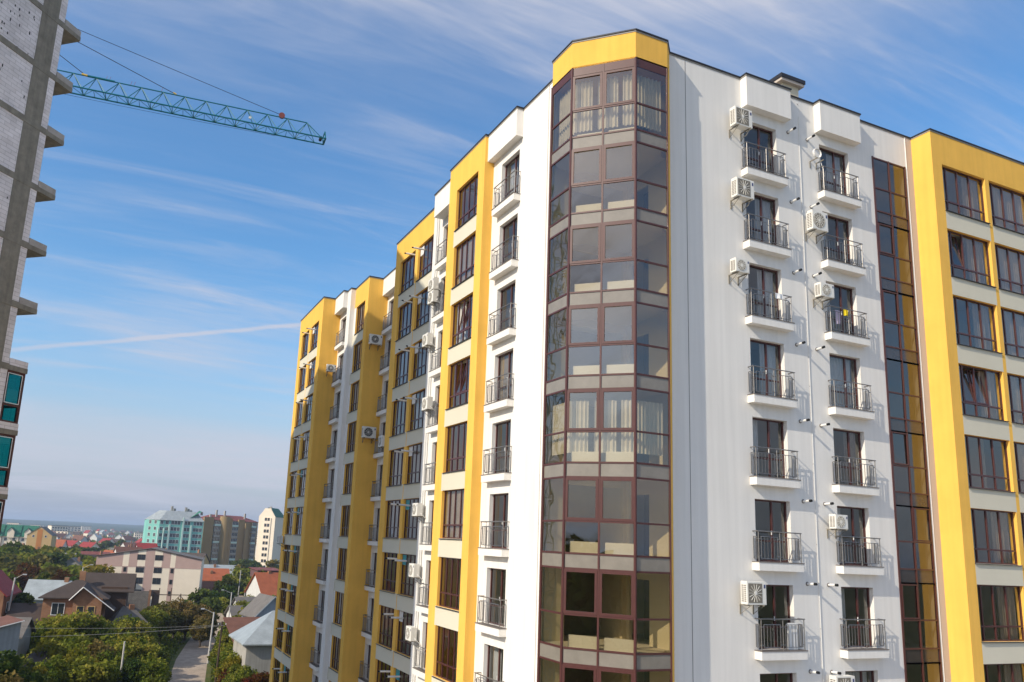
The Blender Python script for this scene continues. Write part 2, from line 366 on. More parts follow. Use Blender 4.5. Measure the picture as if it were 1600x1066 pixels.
# ---- French balcony: door, slab, railing
def rail_mesh(w_, d_):
    mb = MB(); m = STEEL; H = 1.05; y = -d_+.06; x0, x1 = .06, w_-.06; r = .02
    for x in (x0, x0+(x1-x0)*.5, x1):
        mb.tube((x, y, 0), (x, y, H), .019, m)
    mb.tube((x0-.05, y, H), (x1+.05, y, H), .023, m); mb.tube((x0, y, H), (x0, .0, H), .02, m); mb.tube((x1, y, H), (x1, .0, H), .02, m)
    def panel(p, q, n):
        p = Vector(p); q = Vector(q)
        for z in (.10, .86): mb.tube(p+Vector((0, 0, z)), q+Vector((0, 0, z)), .013, m, n=4)
        for i in range(n+1):
            c = p.lerp(q, i/n); mb.tube(c+Vector((0, 0, .10)), c+Vector((0, 0, .86)), .011 if 0 < i < n else .016, m, n=4)
    xm = (x0+x1)/2; yo = y-.0
    for a, b in ((x0, xm), (xm, x1)):
        panel((a+.12, yo, 0), (b-.12, yo, 0), 5)
        for z in (.18, .78):
            mb.tube((a, yo, z), (a+.12, yo, z), .013, m, n=4); mb.tube((b-.12, yo, z), (b, yo, z), .013, m, n=4)
    for x in (x0, x1):
        panel((x, y+.08, 0), (x, -.03, 0), 2)
        for z in (.18, .78): mb.tube((x, y, z), (x, y+.08, z), .013, m, n=4)
    return mb.mesh('railing')
def slab_mesh(w_, d_):
    mb = MB(); mb.box(0, w_, -d_, .0, 0, .285, WHITE); mb.box(-.015, w_+.015, -d_-.02, .0, .285, .315, TILE); return mb.mesh('balcony')
def balcony_sets(w_, d_): return slab_mesh(w_, d_), rail_mesh(w_, d_)
def door_set(w_, h_, split, tilt=False):
    fb = MB(); frame_bars(fb, w_, h_, (split,), 0, .06)
    fb.box(.06, split-.04, .003, .067, .70, .76, BROWN); fb.box(split+.04, w_-.06, .003, .067, .70, .76, BROWN)
    fb.box(split-.075, split-.05, -.03, .0, .95, 1.10, PVC)
    pb = MB()
    for a, b in ((.03, split), (split, w_-.03)): pb.pane([(a, .035, .03), (b, .035, .03), (b, .035, h_-.03), (a, .035, h_-.03)], GLASSD)
    return fb.mesh('balcony_door'), pb.mesh('pane')
DOOR_W = 1.70; DOOR_H = 2.20; BAL_W = 2.12
DSET = [door_set(DOOR_W, DOOR_H, .98), door_set(DOOR_W, DOOR_H, 1.06)]
BSET = {.33: balcony_sets(BAL_W, .33)}
CURT = {}
def curtain_for(w_, h_, kind):
    k = (round(w_, 2), round(h_, 2), kind)
    if k not in CURT:
        m_ = CURTAIN if kind in (0, 1, 4) else CURTAIN2
        x0, x1 = {0: (.05, w_*.4), 1: (.05, w_-.05), 2: (w_*.6, w_-.05), 3: (.05, w_-.05), 4: (w_*.5, w_-.05)}[kind]
        CURT[k] = curtain_mesh(x0, x1, h_-.03, m_, .012 if kind == 3 else .035, dep=.115 if kind == 3 else .24)
    return CURT[k]

def door_column(ax, plane, a0, rowx, wall_holes, dn=0, a_off=.2, rows=NROW, rng=None):
    """balcony doors with slab and railing under each other; a0 = low end of the slab along the facade"""
    rz = 0 if ax == 'y' else -math.pi/2
    for k in range(1, rows+1):
        zb = zs(k)
        if ax == 'y': so_ = (a0, plane, zb); do_ = (a0+a_off, plane+.18, zb+.315); dh = (a0+a_off, a0+a_off+DOOR_W, zb+.315, zb+.315+DOOR_H)
        else: so_ = (plane, a0+BAL_W, zb); do_ = (plane+.18, a0+a_off+DOOR_W, zb+.315); dh = (a0+a_off, a0+a_off+DOOR_W, zb+.315, zb+.315+DOOR_H)
        wall_holes.append(dh)
        s_, r_ = BSET[.33]
        b = bput('balcony', s_, so_, rz); rr = put('railing', r_, b, (0, 0, .315))
        f, p = DSET[dn]
        d = bput('balcony_door', f, do_, rz); put('pane', p, d)
        c = random.random()
        if c < .75: put('curtain', curtain_for(DOOR_W, DOOR_H, [0, 1, 2, 3, 4][int(c/.15)]), d)

BOT = GZ-.3
# ---------------- right facade (plane y = 21.668)
YW = 21.668
h = []
door_column('y', YW, 21.12, None, h, 0)
door_column('y', YW, 25.22, None, h, 1)
STRIP = (28.56, 30.68, BOT, 17.29)
facade('white_wall', 'y', YW, 17.66, 30.78, BOT, ROOF-.06, h+[STRIP], WHITE)
mb = MB(); mb.box(30.78, 31.2, YW-.012, YW+.3, BOT, ROOF-.06, BEIGE); mb.box(30.76, 30.79, YW-.03, YW+.1, BOT, ROOF-.1, PVC); bpart(mb, 'beige_wall')
mb = MB(); mb.box(18.405, 18.425, YW-.006, YW+.1, BOT, ROOF-.1, TILE)
bpart(mb, 'expansion_joint')
mb = MB(); mb.tube((24.28, YW-.025, BOT), (24.28, YW-.025, ROOF-.9), .011, PVC, n=6)
for k in range(0, 12): mb.box(24.265, 24.295, YW-.025, YW, zs(k)+1.0, zs(k)+1.02, STEEL)
bpart(mb, 'lightning_conductor')
# overflow pipe stubs, two per storey
PM = MB(); PM.tube((0, 0, 0), (0, -.30, .012), .045, PVC, n=10); PM.tube((0, -.30, .012), (0, -.40, .016), .050, BLACK, n=10); PM.tube((0, .02, 0), (0, -.02, 0), .075, TILE, n=10)
PM = PM.mesh('pipe_stub')
for k in range(1, NROW+1):
    for x in (23.70, 24.76): bput('pipe_stub', PM, (x+random.uniform(-.03, .03), YW, 17.06-3*(k-1)+random.uniform(-.04, .04)), R(random.uniform(-5, 5)))
# glazed strip
def strip():
    mb = MB(); x0, x1, zt = 28.56, 30.68, 17.29; y0, y1 = YW-.03, YW+.06; xm = 29.6
    for x, ww in ((x0, .09), (xm-.03, .06), (x1-.07, .07)): mb.box(x, x+ww, y0, y1, BOT, zt, BROWN)
    segs = [(x0+.09, xm-.03), (xm+.03, x1-.07)]
    pn = MB(); sp = MB()
    for k in range(0, NROW+2):
        t = 17.25-3*k
        for a, b in segs:
            for z_ in (t, t-1.40, t-2.46, t-3.0):
                mb.box(a, b, y0+.005, y1-.005, z_-.035, z_+.02, BROWN)
            pn.pane([(a, YW+.01, t-1.40), (b, YW+.01, t-1.40), (b, YW+.01, t), (a, YW+.01, t)], GLASSS)
            pn.pane([(a, YW+.01, t-2.46), (b, YW+.01, t-2.46), (b, YW+.01, t-1.40), (a, YW+.01, t-1.40)], GLASSS)
            sp.face([(a, YW+.012, t-3.0), (b, YW+.012, t-3.0), (b, YW+.012, t-2.46), (a, YW+.012, t-2.46)], SPANG)
        a, b = segs[k % 2 if k not in (1, 2) else 0]
        if k in (1, 2, 4, 5, 6): sash(mb, a+.01, b-.01, t-1.37, t-.04, .05, y0-.02-YW+YW if False else 0) if False else None
        if k in (1, 2, 4, 5, 6):
            s2 = MB(); sash(s2, a+.005, b-.005, t-1.36, t-.045, .05); s2.v = [(x, y+y0-.002, z) for x, y, z in s2.v]
            n = len(mb.v); mb.v += s2.v; mb.f += [tuple(i+n for i in f) for f in s2.f]; mb.mi += [mb._m(BROWN)]*len(s2.f)
    o = bpart(mb, 'glazed_strip'); p = pn.build('pane', o)
    for f in sp.f:
        q = MB(); q.face([sp.v[i] for i in f], SPANG); q.build('spandrel_panel', o)
SPANG = mat('spandrel_glass', (.055, .045, .042), .12, spec=.8, var=.3, scale=2)
strip()
# parapet boxes over the balcony columns
def box_part(x0, x1, y0, y1, z0):
    mb = MB(); mb.box(x0, x1, y0, y1, z0, ROOF-.06, WHITE); bpart(mb, 'parapet_box')
box_part(21.2, 23.55, YW-.33, YW+.02, 17.48); box_part(25.2, 27.55, YW-.33, YW+.02, 17.48)
# ---------------- yellow block at the right end (front y = 20.74)
YF = 20.74; XB0, XB1 = 31.18, 42.0
h = []; zn = []
wx = [(31.80, 34.70), (34.98, 37.88), (38.16, 41.06)]
for k in range(1, NROW+1):
    zb = 15.14-3*(k-1)
    for i, (a, b) in enumerate(wx):
        h.append((a, b, zb, zb+W_H)); zn.append((a, b+(.06 if i < 2 else 0), zb-.84, zb, CREAM))
        ws = W4
        if i == 0: ws = {2: W4t, 4: W4tt}.get(k, W4)
        c = random.random()
        cu = curtain_for(2.9, W_H, 2) if i == 0 and k != 5 else (curtain_for(2.9, W_H, 3) if i >= 1 and k != 9 else None)
        place_window(ws, (a, YF+REC, zb), 0, cu)
facade('yellow_wall', 'y', YF, XB0, XB1, BOT, ROOF-.06, h, YELLOW, zones=[q for q in zn])
mb = MB(); mb.face([(XB0, YF, BOT), (XB0, YF, ROOF-.06), (XB0, YW+.3, ROOF-.06), (XB0, YW+.3, BOT)], YELLOW)
mb.face([(XB1, YF, BOT), (XB1, YF, ROOF-.06), (XB1, 36, ROOF-.06), (XB1, 36, BOT)][::-1], YELLOW); bpart(mb, 'yellow_wall')
# ---------------- left facade
XW = 14.68
h = []; door_column('x', XW, 27.87, None, h, 0); facade('white_wall', 'x', XW, 24.85, 30.62, BOT, ROOF-.06, h, WHITE)
mb = MB(); mb.box(XW-.006, XW+.1, 25.6, 25.62, BOT, ROOF-.1, TILE); bpart(mb, 'expansion_joint')
box_part(XW-.34, XW+.02, 27.8, 30.62, 17.48)
# first yellow pier
X3 = 14.2; h = []; zn = []
for k in range(1, NROW+1):
    zb = 15.14-3*(k-1); h.append((31.31, 33.81, zb, zb+W_H)); zn.append((31.31, 33.95, zb-.84, zb, CREAM))
    place_window(WL3t if k in (3, 4) else WL3, (X3+REC, 33.81, zb), -math.pi/2, curtain_for(2.5, W_H, 3) if k in (2, 6) else (curtain_for(2.5, W_H, 0) if k == 3 else None))
facade('yellow_wall', 'x', X3, 30.62, 34.75, BOT, ROOF-.06, h, YELLOW, zones=zn)
mb = MB(); mb.face([(X3, 30.62, BOT), (XW+.3, 30.62, BOT), (XW+.3, 30.62, ROOF-.06), (X3, 30.62, ROOF-.06)], YELLOW)
mb.face([(X3, 34.75, BOT), (X3, 34.75, ROOF-.06), (15.6, 34.75, ROOF-.06), (15.6, 34.75, BOT)], YELLOW); bpart(mb, 'yellow_wall')
# second white column
X2 = 15.2; h = []; door_column('x', X2, 35.9, None, h, 1, a_off=.22); facade('white_wall', 'x', X2, 34.75, 39.28, BOT, ROOF-.06, h, WHITE)
box_part(14.6, X2+.02, 34.76, 37.85, 17.48)
mb = MB()
for y in (38.45, 38.72): mb.tube((X2-.06, y, BOT), (X2-.06, y, ROOF-.6), .045, PVC, n=8)
bpart(mb, 'drain_pipe')
# yellow framed pair of windows
X4 = 15.25; h = []; zn = []
for k in range(1, NROW+1):
    zb = 15.06-3*(k-1)
    h += [(39.40, 41.83, zb, zb+W_H), (42.30, 44.93, zb, zb+W_H)]; zn += [(39.29, 41.95, zb-.84, zb, CREAM), (42.05, 44.98, zb-.84, zb, CREAM), (39.29, 39.40, BOT, ROOF-1.5, WHITE)]
    o1 = place_window(WS4, (X4+REC, 41.83, zb), -math.pi/2, curtain_for(2.43, W_H, 1) if k in (4, 7) else None)
    o2 = place_window(window_set(2.63, W_H, (.66, 1.32, 1.98), .60) if k == 1 else W26, (X4+REC, 44.93, zb), -math.pi/2, curtain_for(2.43, W_H, 3) if k in (3, 6, 8) else None) if k > 1 else None
    if k == 1:
        W26 = window_set(2.63, W_H, (.66, 1.32, 1.98), .60); place_window(W26, (X4+REC, 44.93, zb), -math.pi/2)
    put('flue_panel', panel_mesh(.56, .55, FILM if k in (6, 7, 9, 10) else PVC), o1, (.06, -.01, 1.58))
facade('yellow_wall', 'x', X4, 39.28, 45.9, BOT, ROOF-.06, h, YELLOW, zones=zn)
mb = MB(); mb.face([(X4, 45.9, BOT), (X4, 45.9, ROOF-.06), (17.4, 45.9, ROOF-.06), (17.4, 45.9, BOT)], YELLOW); bpart(mb, 'yellow_wall')
FM = MB(); FM.tube((.15, 0, 0), (-.56, 0, .01), .052, PVC, n=10); FM.tube((-.56, 0, .01), (-.66, 0, .012), .042, BLACK, n=10); FM = FM.mesh('flue_pipe')
for k in range(1, NROW+1):
    for y, dz in ((41.15, 0), (42.42, .06)):
        bput('flue_pipe', FM, (X4, y+random.uniform(-.05, .05), 16.86-3*(k-1)+dz), R(random.uniform(-6, 6)))
# recessed third white column
X5 = 17.15; h = []; door_column('x', X5, 50.8, None, h, 0, a_off=.15); facade('white_wall', 'x', X5, 45.9, 52.95, BOT, ROOF-.06, h, WHITE)
box_part(16.72, X5+.02, 49.9, 52.95, 17.48)
# second yellow pier
X6 = 15.65; h = []; zn = []
for k in range(1, NROW+1):
    zb = 15.03-3*(k-1); h.append((53.70, 55.93, zb, zb+W_H)); zn.append((53.70, 56.37, zb-.84, zb, CREAM)); zn.append((55.93, 56.37, zb, zb+W_H, WHITE))
    place_window(WS2, (X6+REC, 55.93, zb), -math.pi/2, curtain_for(2.23, W_H, 1) if k in (3, 5, 8) else None)
facade('yellow_wall', 'x', X6, 52.95, 56.37, BOT, ROOF-.06, h, YELLOW, zones=zn)
mb = MB(); mb.face([(X6, 52.95, BOT), (X5+.3, 52.95, BOT), (X5+.3, 52.95, ROOF-.06), (X6, 52.95, ROOF-.06)], YELLOW); bpart(mb, 'yellow_wall')
# white pier and fourth white column
X7 = 15.28
mb = MB(); mb.box(X7, X7+.6, 56.37, 57.3, BOT, ROOF-.06, WHITE); bpart(mb, 'white_wall')
X8 = 15.45; h = []; door_column('x', X8, 57.5, None, h, 1, a_off=.25); facade('white_wall', 'x', X8, 57.3, 59.78, BOT, ROOF-.06, h, WHITE)
box_part(14.95, X8+.02, 57.32, 59.75, 17.48)
# last yellow block
X9 = 14.0; h = []; zn = []
W24 = window_set(2.60, W_H, (.64, 1.30, 1.95), .60)
for k in range(1, NROW+1):
    zb = 14.98-3*(k-1); h += [(60.90, 63.50, zb, zb+W_H), (64.25, 66.85, zb, zb+W_H)]; zn += [(60.78, 63.8, zb-.84, zb, CREAM), (63.9, 66.95, zb-.84, zb, CREAM)]
    o1 = place_window(W24, (X9+REC, 63.5, zb), -math.pi/2, curtain_for(2.43, W_H, 4) if k in (4, 6) else None); place_window(W24, (X9+REC, 66.85, zb), -math.pi/2)
    put('flue_panel', panel_mesh(.56, .55, FILM if k > 4 else PVC), o1, (.06, -.01, 1.58))
    for y in (62.4, 64.0): bput('flue_pipe', FM, (X9, y, 16.70-3*(k-1)), R(random.uniform(-6, 6)))
facade('yellow_wall', 'x', X9, 59.78, 68.0, BOT, ROOF-.06, h, YELLOW, zones=zn)
mb = MB(); mb.face([(X9, 59.78, BOT), (X8+.3, 59.78, BOT), (X8+.3, 59.78, ROOF-.06), (X9, 59.78, ROOF-.06)], YELLOW)
mb.face([(X9, 68, BOT), (X9, 68, ROOF-.06), (28, 68, ROOF-.06), (28, 68, BOT)], YELLOW)
mb.face([(28, 68, BOT), (28, 68, ROOF-.06), (28, 36, ROOF-.06), (28, 36, BOT)], WHITE); mb.face([(28, 36, BOT), (28, 36, ROOF-.06), (42, 36, ROOF-.06), (42, 36, BOT)], WHITE); bpart(mb, 'rear_wall')

# ---------------- corner bay
B1, B2, B3, B4 = (14.04, 24.25), (14.04, 22.80), (15.70, 21.14), (17.14, 21.14)
E1, E5 = (XW, 24.89), (17.66, YW)
def lerp2(a, b, t): return (a[0]+(b[0]-a[0])*t, a[1]+(b[1]-a[1])*t)
def bay():
    fr = MB(); pn = MB(); sp = MB(); rad = MB()
    mb = MB(); cap = [E1, B1, B2, B3, B4, E5]
    for a, b in zip(cap, cap[1:]):                       # yellow cap band
        mb.face([(*a, 17.66), (*b, 17.66), (*b, ROOF-.06), (*a, ROOF-.06)], YELLOW)
    mb.prism([E1, B1, B2, B3, B4, E5, (17.66, 24.89)], 17.66, 17.72, YELLOW)
    mb.face([(*B4, BOT), (*E5, BOT), (*E5, 17.66), (*B4, 17.66)], YELLOW); mb.face([(*E1, BOT), (*B1, BOT), (*B1, 17.66), (*E1, 17.66)], WHITE)
    bpart(mb, 'bay_cap')
    def local(a, b):
        L_ = math.hypot(b[0]-a[0], b[1]-a[1]); ux, uy = (b[0]-a[0])/L_, (b[1]-a[1])/L_; nx, ny = uy, -ux      # outward for this walk
        return L_, (lambda s, o, z: (a[0]+ux*s+nx*o, a[1]+uy*s+ny*o, z))
    def bar(P, s0, s1, o0, o1, z0, z1, m):
        v = [P(s0, o0, z0), P(s1, o0, z0), P(s1, o1, z0), P(s0, o1, z0)]; q = [(x, y, z1) for x, y, _ in v]
        fr.face(v, m); fr.face(q[::-1], m)
        for i in range(4): fr.face([v[i], q[i], q[(i+1) % 4], v[(i+1) % 4]], m)
    sides = [(B1, B2, ()), (B2, B3, (.5,)), (B3, B4, ())]
    for a, b, mids in sides:
        L_, P = local(a, b)
        ms = [0]+[t*L_ for t in mids]+[L_]
        for s in ms[1:-1]: bar(P, s-.03, s+.03, -.05, .02, BOT, 17.64, BROWN)
        bar(P, .02, L_-.02, -.05, .008, 17.33, 17.65, BROWN)
        for k in range(0, NROW+2):
            t = 17.33-3*k
            for z_ in ([t-1.46, t-2.51] + ([t] if k else [])):
                bar(P, .03, L_-.03, -.045, .014, z_-.03, z_+.03, BROWN)
            for s0, s1 in zip(ms, ms[1:]):
                for z0, z1 in ((t-1.46, t), (t-2.51, t-1.46)):
                    pn.pane([P(s0, -.012, z0), P(s1, -.012, z0), P(s1, -.012, z1), P(s0, -.012, z1)], GLASSB)
                sp.face([P(s0, -.01, t-2.97), P(s1, -.01, t-2.97), P(s1, -.01, t-2.51), P(s0, -.01, t-2.51)], BAYSP)
                if mids:                                      # opening sashes in the middle face
                    x0, x1, z0, z1 = s0+.035, s1-.035, t-1.43, t-.03
                    bar(P, x0, x1, .0, .03, z0, z0+.085, BROWN); bar(P, x0, x1, .0, .03, z1-.085, z1, BROWN)
                    bar(P, x0, x0+.085, .0, .03, z0+.085, z1-.085, BROWN); bar(P, x1-.085, x1, .0, .03, z0+.085, z1-.085, BROWN)
            if mids:                                          # low radiators behind the middle face
                for s0, s1 in zip(ms, ms[1:]):
                    v = [P(s0+.16, -.22, 0)[:2], P(s1-.08, -.22, 0)[:2], P(s1-.08, -.34, 0)[:2], P(s0+.16, -.34, 0)[:2]]
                    if k not in (0,): rad.prism(v, t-2.50, t-2.12, RADI)
                    else: rad.prism(v, t-2.50, t-2.30, RADI)
    for p, r_ in ((B1, .05), (B2, .05), (B3, .05), ((B4[0]-.03, B4[1]), .03)): fr.tube((p[0], p[1], BOT), (p[0], p[1], 17.66), r_, BROWN, n=10)
    o = bpart(fr, 'bay_window'); pn.build('pane', o)
    for f in sp.f:
        q = MB(); q.face([sp.v[i] for i in f], BAYSP); q.build('spandrel_panel', o)
    for i in range(0, len(rad.f), 6):
        q = MB(); j = min(min(f) for f in rad.f[i:i+6]); q.v = rad.v[j:j+8]; q.f = [tuple(a-j for a in f) for f in rad.f[i:i+6]]; q.mi = [0]*6; q.ms = [RADI]; q.build('radiator', o)
    inset = [(14.35, 24.2), (14.30, 22.95), (15.80, 21.45), (17.1, 21.40)]
    for k in (0, 4):                                          # net curtains on two storeys
        t = 17.33-3*k; cm = MB(); pts = []
        for a, b in zip(inset, inset[1:]):
            L_ = math.hypot(b[0]-a[0], b[1]-a[1]); n = int(L_/.035)
            nx, ny = -(b[1]-a[1])/L_, (b[0]-a[0])/L_
            for i in range(n):
                s = i/n; d_ = .045*math.sin(s*L_/.15*2*math.pi+1.5*math.sin(s*5)); q = lerp2(a, b, s); pts.append((q[0]+nx*d_, q[1]+ny*d_))
        n = len(pts)
        for i in range(n-1):
            if int(n*.40) < i < int(n*.45) or int(n*.60) < i < int(n*.65): continue
            a, b = pts[i], pts[i+1]; cm.face([(*a, t-2.15), (*b, t-2.15), (*b, t-.1 if k == 0 else t-.35), (*a, t-.1 if k == 0 else t-.35)], CURTAIN)
        cm.build('curtain', o)
BAYSP = mat('bay_spandrel', (.25, .225, .19), .22, spec=.6, var=.22, scale=1.8)
bay()

# ---------------- inside: floors, cross walls
OUT = [(42, YF), (XB0, YF), (XB0, YW), E5, B4, B3, B2, B1, E1, (XW, 30.62), (X3, 30.62), (X3, 34.75), (X2, 34.75), (X2, 39.28), (X4, 39.28), (X4, 45.9), (X5, 45.9), (X5, 52.95), (X6, 52.95), (X6, 56.37), (X7, 56.37), (X7, 57.3), (X8, 57.3), (X8, 59.78), (X9, 59.78), (X9, 68), (28, 68), (28, 36), (42, 36)]
def offset(poly, d):
    n = len(poly); out = []
    for i in range(n):
        p0, p1, p2 = Vector(poly[i-1]), Vector(poly[i]), Vector(poly[(i+1) % n])
        u = (p1-p0).normalized(); v = (p2-p1).normalized()
        n1 = Vector((u.y, -u.x)); n2 = Vector((v.y, -v.x)); b = n1+n2; b = b/(b.dot(n1)) if b.dot(n1) > .1 else n1
        out.append(tuple(p1+b*d))
    return out
sgn = 1
area = sum(OUT[i][0]*OUT[(i+1) % len(OUT)][1]-OUT[(i+1) % len(OUT)][0]*OUT[i][1] for i in range(len(OUT)))
sgn = 1 if area < 0 else -1
INN = offset(OUT, .31*sgn); INB = offset(OUT, .03*sgn)
mb = MB()
for k in range(1, NROW+3):
    mb.prism([p for p in INN], zs(k)+.03, zs(k)+.28, CEILING)
bpart(mb, 'floor_slab')
mb = MB(); mb.prism([p for p in INN], 17.75, 18.0, CEILING, GRAVEL); bpart(mb, 'roof')
# slab edge closing the bay spandrels
mb = MB()
for k in range(1, NROW+3): mb.prism([lerp2(B1, (15.5, 23.5), .1), lerp2(B2, (15.5, 23.5), .09), lerp2(B3, (16, 23), .09), lerp2(B4, (16, 23), .1), (17.3, 22.2), (15, 24.8)], zs(k)-.10, zs(k)+.285, CEILING)
bpart(mb, 'bay_floor')
mb = MB()
z0, z1 = BOT, 17.75
mb.box(17.72, 17.85, YW+.32, 23.05, z0, z1, PARTITION); mb.box(17.72, 17.85, 24.2, 26.5, z0, z1, PARTITION)
mb.box(14.3, 15.1, 24.40, 24.55, z0, z1, PLASTER); mb.box(17.55, 17.72, 24.40, 24.55, z0, z1, PLASTER)
for k in range(1, NROW+2):
    t = zs(k)+.28; mb.box(15.1, 17.55, 24.40, 24.55, t+2.45, t+2.75, PLASTER); mb.box(17.74, 17.83, 23.05, 24.2, t+2.2, t+2.75, PARTITION)
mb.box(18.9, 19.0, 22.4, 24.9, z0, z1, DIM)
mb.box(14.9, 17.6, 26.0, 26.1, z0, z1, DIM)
mb.box(18.45, 41.5, 26.5, 26.65, z0, z1, PARTITION); mb.box(19.6, 19.75, 26.65, 67.5, z0, z1, PARTITION)
for x in (24.3, 28.1, 31.1, 34.84, 38.0): mb.box(x, x+.12, YW+.32, 26.5, z0, z1, PARTITION)
for y, x in ((30.7, 15.1), (34.6, 15.6), (39.3, 15.7), (42.0, 15.7), (45.7, 17.6), (53.1, 17.6), (56.5, 16.1), (59.9, 16), (63.8, 14.5)): mb.box(x, 19.6, y, y+.12, z0, z1, PARTITION)
bpart(mb, 'interior_wall')
# ---------------- coping, following the outline and the parapet boxes
COPE = [(42, YF), (XB0, YF), (XB0, YW), (27.55, YW), (27.55, YW-.33), (25.2, YW-.33), (25.2, YW), (23.55, YW), (23.55, YW-.33), (21.2, YW-.33), (21.2, YW), E5, B4, B3, B2, B1, E1, (XW, 27.8), (XW-.34, 27.8), (XW-.34, 30.62), (X3, 30.62), (X3, 34.75), (14.6, 34.75), (14.6, 37.85), (X2, 37.85), (X2, 39.28), (X4, 39.28), (X4, 45.9), (X5, 45.9), (X5, 49.9), (16.72, 49.9), (16.72, 52.95), (X6, 52.95), (X6, 56.37), (X7, 56.37), (X7, 57.3), (14.95, 57.3), (14.95, 59.78), (X9, 59.78), (X9, 68), (28, 68), (28, 36), (42, 36)]
def ring(poly, do, di, z0, z1, m, name):
    a = offset(poly, -do*sgn); b = offset(poly, di*sgn); mb = MB(); n = len(poly)
    for i in range(n):
        j = (i+1) % n; A0, A1, B0, B1_ = a[i], a[j], b[i], b[j]
        mb.face([(*A0, z1), (*A1, z1), (*B1_, z1), (*B0, z1)], m); mb.face([(*A0, z0), (*B0, z0), (*B1_, z0), (*A1, z0)], m)
        mb.face([(*A0, z0), (*A1, z0), (*A1, z1), (*A0, z1)], m); mb.face([(*B0, z0), (*B0, z1), (*B1_, z1), (*B1_, z0)], m)
    bpart(mb, name)
ring(COPE, .045, .25, ROOF-.055, ROOF, COPING, 'coping')
ring(COPE, .018, .20, ROOF-.115, ROOF-.058, mat('coping_fillet', (.30, .28, .25), .6), 'coping_fillet')
# chimney
mb = MB(); mb.box(24.86, 25.82, 22.95, 23.95, 17.9, 20.46, PLASTER); ch = bpart(mb, 'chimney')
mb = MB(); mb.box(24.66, 26.0, 22.78, 24.12, 20.46, 20.58, BEIGE); mb.box(24.62, 26.04, 22.74, 24.16, 20.58, 20.76, COPING); mb.build('chimney_cap', ch)

# ------------------------------------------------------------------ air conditioners
def ac_mesh(w_, h_, style):
    b = MB(); y0, y1 = -.50, -.20
    b.box(0, w_, y0, y1, 0, h_, ACW); b.box(.02, w_-.02, y0-.004, y0, .03, h_-.03, ACW)
    b.box(.0, .012, y0+.02, y1-.02, h_, h_+.012, ACW)
    f = MB(); cx, cz = w_*.42, h_*.5
    if style == 'square':
        r = min(w_*.36, h_*.42); f.box(cx-r, cx+r, y0-.010, y0-.005, cz-r*1.05, cz+r*1.05, ACG)
        for i in range(14):
            a = 2*math.pi*i/14; f.tube((cx+.05*math.cos(a), y0-.018, cz+.05*math.sin(a)), (cx+r*.97*math.cos(a), y0-.014, cz+r*.97*math.sin(a)), .008, ACW, n=4)
        f.tube((cx, y0-.01, cz), (cx, y0-.026, cz), .06, ACW, n=12)
    else:
        r = h_*.40; f.tube((cx, y0-.003, cz), (cx, y0-.012, cz), r, BLACK if style == 'dark' else ACG, n=24)
        for q in (.35, .62, .9):
            for i in range(20):
                a, c = 2*math.pi*i/20, 2*math.pi*(i+1)/20
                f.tube((cx+r*q*math.cos(a), y0-.016, cz+r*q*math.sin(a)), (cx+r*q*math.cos(c), y0-.016, cz+r*q*math.sin(c)), .006, ACW, n=4)
        for i in range(6):
            a = math.pi*i/6; f.tube((cx-r*math.cos(a), y0-.016, cz-r*math.sin(a)), (cx+r*math.cos(a), y0-.016, cz+r*math.sin(a)), .007, ACW, n=4)
        f.tube((cx, y0-.012, cz), (cx, y0-.022, cz), .05, ACW, n=12)
    l = MB()
    for i in range(9):
        z = h_*.12+i*h_*.085; l.box(-.006, .0, y0+.05, y0+.13, z, z+h_*.045, TILE); l.box(-.006, .0, y0+.16, y0+.26, z, z+h_*.045, TILE)
    l.box(w_*.87, w_*.95, y0-.008, y0-.004, h_*.72, h_*.88, mat('badge_blue', (.05, .06, .16), .5))
    k = MB()
    for x in (w_*.14, w_*.82):
        k.box(x, x+.035, -.54, 0, -.045, -.008, ACG); k.box(x, x+.035, -.03, 0, -.36, -.045, ACG); k.tube((x+.017, -.50, -.04), (x+.017, -.02, -.34), .012, ACG, n=4)
    p = MB(); p.path([(w_, -.3, .12), (w_+.06, -.25, .08), (w_+.07, -.08, -.08), (w_+.02, .0, -.12)], .018, PVC)
    return b.mesh('casing'), f.mesh('fan_grille'), l.mesh('louvre'), k.mesh('bracket'), p.mesh('hose')
ACS = {}
def ac(loc, rz, w_, h_, style, label):
    key = (w_, h_, style)
    if key not in ACS: ACS[key] = ac_mesh(*key)
    o = thing('air_conditioner', label, 'air conditioner', loc, rz, 'air conditioners on the facades')
    for n, me in zip(('casing', 'fan_grille', 'louvre', 'bracket', 'hose'), ACS[key]): put(n, me, o)
ac((20.42, YW, 16.36), 0, .85, .75, 'square', 'white air conditioner left of the topmost balcony door, just under a parapet box')
ac((20.40, YW, 13.38), 0, .85, .75, 'square', 'white air conditioner left of the second balcony door from the roof')
ac((20.25, YW, 10.33), 0, .65, .52, 'plain', 'small white air conditioner left of the third balcony door from the roof')
ac((20.37, YW, -1.63), 0, .86, .77, 'square', 'large white air conditioner left of a balcony door, lowest in the column beside the bay')
ac((24.28, YW, 12.86), 0, .84, .80, 'round', 'white air conditioner beside the thin conductor, upper right of the two white columns')
ac((24.55, YW, 10.12), 0, .72, .55, 'round', 'white air conditioner above the balcony with yellow laundry')
ac((24.74, YW, 1.14), 0, .62, .52, 'round', 'white air conditioner over the balcony with tarnished yellowish posts')
ac((24.38, YW, -4.80), 0, .92, .75, 'square', 'white air conditioner cut off by the bottom edge of the photo')
ac((15.84, 52.95, 13.67), 0, .93, .70, 'dark', 'grey air conditioner on the shaded yellow side wall, upper of two')
ac((15.80, 52.95, 6.88), 0, .96, .78, 'dark', 'grey air conditioner on the shaded yellow side wall, lower of two')
ac((14.57, 59.78, 12.70), 0, .72, .56, 'dark', 'sunlit air conditioner on the farthest yellow side wall')
